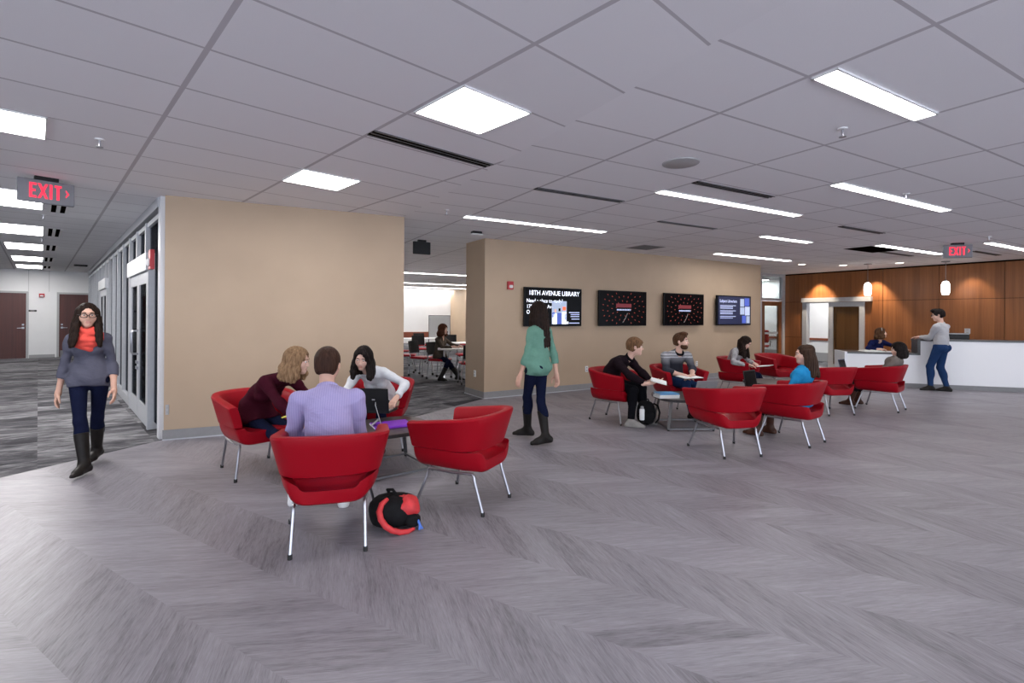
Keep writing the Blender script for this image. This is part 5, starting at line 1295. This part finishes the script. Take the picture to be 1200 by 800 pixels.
# second group
c, f = (1.50, 7.27), (.73, -.68); P = seat(c, f, .03); ff = unit(v(*f, 0)); r = v(ff[1], -ff[0], 0)
person('boy in a dark maroon top bending over an open book in his red chair', (P[0], P[1]), P, v(1.74, 7.03, 1.075), yaw_of(f), yaw_of((1., -.15)), -4, sc=1.0, female=False, sw=.18,
       hands={1: v(1.80, 6.70, .60), -1: v(1.92, 6.86, .61)}, elbows={1: r - UP * .8, -1: -r - UP * .8}, hand_dirs={1: v(1, -.1, .1), -1: v(1, -.3, .1)}, palms={1: v(0, 0, 1), -1: v(0, 0, 1)}, feet={1: v(1.63, 6.80, .085), -1: v(1.86, 7.02, .085)}, toe={1: v(.9, -.35, 0), -1: v(.9, -.35, 0)}, shirt='c_dark', sleeve=1.9, hem=-.08, loose=.011, collar='c_black', pants='c_black', shoe='c_shoe_grey', hair=dict(kind='short', vol=.020, fringe=True, rip=.003), hair_mat='h_sand', skin='skin2', vox=.0105, hump=.12)
open_book('open white book held by the boy in maroon', (1.98, 6.73, .625), R(75), .30, .21, (R(14), 0), cover='paper', h=.03)
c, f = (2.56, 7.80), (.27, -.96); P = seat(c, f, .06); ff = unit(v(*f, 0)); r = v(ff[1], -ff[0], 0)
person('bearded man in a banded grey sweater and jeans, notebook on his lap', (P[0], P[1]), P, v(2.60, 7.66, 1.125), yaw_of(f), yaw_of((.80, -.60)), 2, sc=1.02, female=False, sw=.195,
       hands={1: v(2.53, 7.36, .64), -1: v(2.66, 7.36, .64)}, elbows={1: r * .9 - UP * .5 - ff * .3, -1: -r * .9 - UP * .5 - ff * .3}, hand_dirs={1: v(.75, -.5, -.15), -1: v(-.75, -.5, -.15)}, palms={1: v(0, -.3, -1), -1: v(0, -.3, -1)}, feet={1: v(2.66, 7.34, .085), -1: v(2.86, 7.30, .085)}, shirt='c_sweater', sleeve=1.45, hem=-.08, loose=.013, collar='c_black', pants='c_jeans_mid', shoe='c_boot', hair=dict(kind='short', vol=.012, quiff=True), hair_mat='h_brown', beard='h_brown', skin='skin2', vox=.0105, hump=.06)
open_book('open white notebook on the lap of the bearded man', (2.60, 7.30, .618), yaw_of(f) * PI / 180 + .1, .34, .22, (R(-4), 0), h=.012, cat='notebook', name='notebook')
c, f = (4.27, 9.47), (.74, -.67); P = seat(c, f, .03); ff = unit(v(*f, 0)); r = v(ff[1], -ff[0], 0)
person('girl in a mottled white sweater writing in a notebook, long brown hair', (P[0], P[1]), P, v(4.345, 9.28, 1.03), yaw_of(f), yaw_of((.75, -.66)), -38, sc=.94,
       hands={1: v(4.26, 9.03, .645), -1: v(4.44, 9.13, .655)}, elbows={1: r - UP * .8, -1: -r - UP * .8}, palms={1: v(0, 0, -1), -1: v(0, 0, -1)}, feet={1: v(4.50, 8.98, .085), -1: v(4.72, 9.15, .085)}, shirt='c_mottled', sleeve=1.85, hem=-.07, loose=.013, pants='c_jeans', shoe='c_boot', boot=.28, hair=dict(kind='long', len=.26, open=66, n=15, vol=.008, fwd={1: .2, -1: .2}), hair_mat='h_dark', skin='skin2', vox=.012, hump=.10)
open_book('open white notebook on the lap of the girl in the mottled sweater', (4.56, 8.98, .625), face((.74, -.67)), .30, .22, (R(8), 0), h=.012, cat='notebook', name='notebook')
c, f = (3.44, 6.10), (-.62, .78); P = seat(c, f, .06); ff = unit(v(*f, 0)); r = v(ff[1], -ff[0], 0)
person('woman in a bright blue top with long half-up brown hair, facing left', (P[0], P[1]), P, v(3.53, 6.03, 1.055), yaw_of(f), yaw_of((-.95, .25)), -3, sc=.93,
       hands={1: v(3.40, 6.30, .62), -1: v(3.21, 6.16, .62)}, elbows={1: r * .6 - UP - ff * .3, -1: -r * .6 - UP - ff * .3}, palms={1: v(0, 0, -1), -1: v(0, 0, -1)}, feet={1: v(3.36, 6.48, .085), -1: v(3.12, 6.34, .085)}, shirt='c_blue', sleeve=1.9, hem=-.10, loose=.013, pants='c_dark', shoe='c_boot_brown', boot=.24, hair=dict(kind='long', len=.24, open=80, n=13, vol=.008, bump=True, down=-UP - ff * .12, flare=-.03), hair_mat='h_dark2', skin='skin2', vox=.0105, hump=.06)
c, f = (6.14, 8.28), (-.64, .77); P = seat(c, f, .06); ff = unit(v(*f, 0)); r = v(ff[1], -ff[0], 0)
person('woman in a taupe grey top with a dark bob, facing left before the desk', (P[0], P[1]), P, v(6.32, 8.17, .985), yaw_of(f), yaw_of((-.93, .36)), -10, sc=.93,
       hands={1: v(6.10, 8.48, .62), -1: v(5.94, 8.34, .62)}, elbows={1: r * .6 - UP - ff * .3, -1: -r * .6 - UP - ff * .3}, palms={1: v(0, 0, -1), -1: v(0, 0, -1)}, feet={1: v(6.05, 8.72, .085), -1: v(5.84, 8.60, .085)}, shirt='c_taupe', sleeve=1.9, hem=-.10, loose=.013, pants='c_black', shoe='c_boot_brown', boot=.22, hair=dict(kind='long', len=.10, open=68, n=15, vol=.022, flare=.01), hair_mat='h_black', skin='skin2', vox=.012, hump=.08)
# at the desk
P = v(8.60, 11.85, .56); f = unit(v(.05, -1, 0)); r = v(f[1], -f[0], 0)
person('receptionist in a navy cardigan and hairband sitting behind the low desk', (P[0], P[1]), P, v(8.60, 11.62, 1.155), yaw_of(f), yaw_of((.85, -.53)), 6, sc=.95,
       hands={1: v(8.36, 11.36, .80), -1: v(8.86, 11.26, .80)}, elbows={1: r * 1. - UP * .4 - f * .3, -1: -r * 1. - UP * .4 - f * .3}, hand_dirs={1: v(.9, -.3, 0), -1: v(.3, -.9, 0)}, palms={1: v(0, 0, -1), -1: v(0, 0, -1)}, feet={1: v(8.50, 11.40, .085), -1: v(8.72, 11.40, .085)}, shirt='c_navy', sleeve=1.8, hem=-.08, loose=.014, vneck=True, collar=None, pants='c_black', hair=dict(kind='long', len=.09, open=66, wave=.02, vol=.02, n=15), hair_mat='h_brown', band='c_lightgrey', skin='skin2', vox=.012, hump=.05)
P = v(8.955, 10.42, .93); f = unit(v(-.42, .90, 0)); r = v(f[1], -f[0], 0)
person('man in a light grey sweater, jeans and glasses standing at the white desk', (P[0], P[1]), P, v(8.925, 10.46, 1.575), yaw_of(f), yaw_of((-.80, .58)), -12, sc=1.0, female=False, sw=.185,
       hands={-1: v(8.80, 10.76, 1.105), 1: v(9.02, 10.84, 1.105)}, elbows={-1: -r * .5 - UP - f * .8, 1: r * .4 - UP - f * .8}, hand_dirs={-1: v(-.7, .7, -.05), 1: v(-.5, .8, -.05)}, palms={1: v(0, 0, -1), -1: v(0, 0, -1)}, feet={-1: v(8.78, 10.46, .085), 1: v(9.02, 10.34, .085)}, knees={-1: f, 1: f}, toe={-1: v(-.95, .25, 0), 1: v(-.8, .5, 0)}, shirt='c_lightgrey', sleeve=1.95, hem=-.03, loose=.008, pants='c_jeans_mid', shoe='c_boot', hair=dict(kind='short', vol=.014, quiff=True), hair_mat='h_black', glasses=True, skin='skin2', vox=.012, hump=.02)
# in the classroom
P = v(-1.70, 11.84, .56); f = unit(v(.92, -.4, 0)); r = v(f[1], -f[0], 0)
person('curly haired woman in a brown cardigan at the white classroom table', (P[0], P[1]), P, v(-1.62, 11.80, 1.165), yaw_of(f), yaw_of((.95, -.3)), 0, sc=.95,
       hands={1: v(-1.36, 11.56, .775), -1: v(-1.22, 11.74, .775)}, elbows={1: r * .8 - UP - f * .3, -1: -r * .8 - UP - f * .3}, palms={1: v(0, 0, -1), -1: v(0, 0, -1)}, hand_dirs={1: v(1, .3, 0), -1: v(1, -.2, 0)}, feet={1: v(-1.62, 11.42, .085), -1: v(-1.22, 11.40, .11)}, shirt='c_brown', sleeve=1.9, hem=-.08, loose=.013, vneck=True, pants='c_jeans', boot=.25, hair=dict(kind='long', len=.11, open=62, wave=.024, vol=.028, n=17, rip=.005), hair_mat='h_auburn', skin='skin2', vox=.012, hump=.05)

tag(MB().box((0, 0, .006), (.15, .21, .012), bev=.002).build('notepad', 'yellow', loc=(-1.90, 4.42, .625), rz=R(-40)), 'yellow notepad on the knees of the woman in maroon', 'notepad').rotation_euler = (R(12), R(-14), R(-40))
# ------------------------------------------------------------------ camera and view
cam = bpy.data.cameras.new('camera'); co = bpy.data.objects.new('camera', cam); C.objects.link(co)
cam.sensor_width = 36; cam.sensor_fit = 'HORIZONTAL'; cam.lens = 36 * 585 / 1200; cam.shift_y = -30 / 1200; cam.clip_start = .05; cam.clip_end = 200
co.location = (0, 0, H_EYE); co.rotation_euler = (R(90), R(-.395), 0)
sc = bpy.context.scene; sc.camera = co
w = bpy.data.worlds.new('world'); sc.world = w; w.use_nodes = True
w.node_tree.nodes['Background'].inputs[0].default_value = (.80, .87, 1., 1); w.node_tree.nodes['Background'].inputs[1].default_value = 3.7
sc.view_settings.view_transform = 'Standard'; sc.view_settings.look = 'None'; sc.view_settings.gamma = 1; sc.view_settings.exposure = 0.4
sc.cycles.use_denoising = True; sc.cycles.max_bounces = 8; sc.cycles.diffuse_bounces = 4; sc.cycles.transparent_max_bounces = 12
sc.cycles.sample_clamp_indirect = 6.
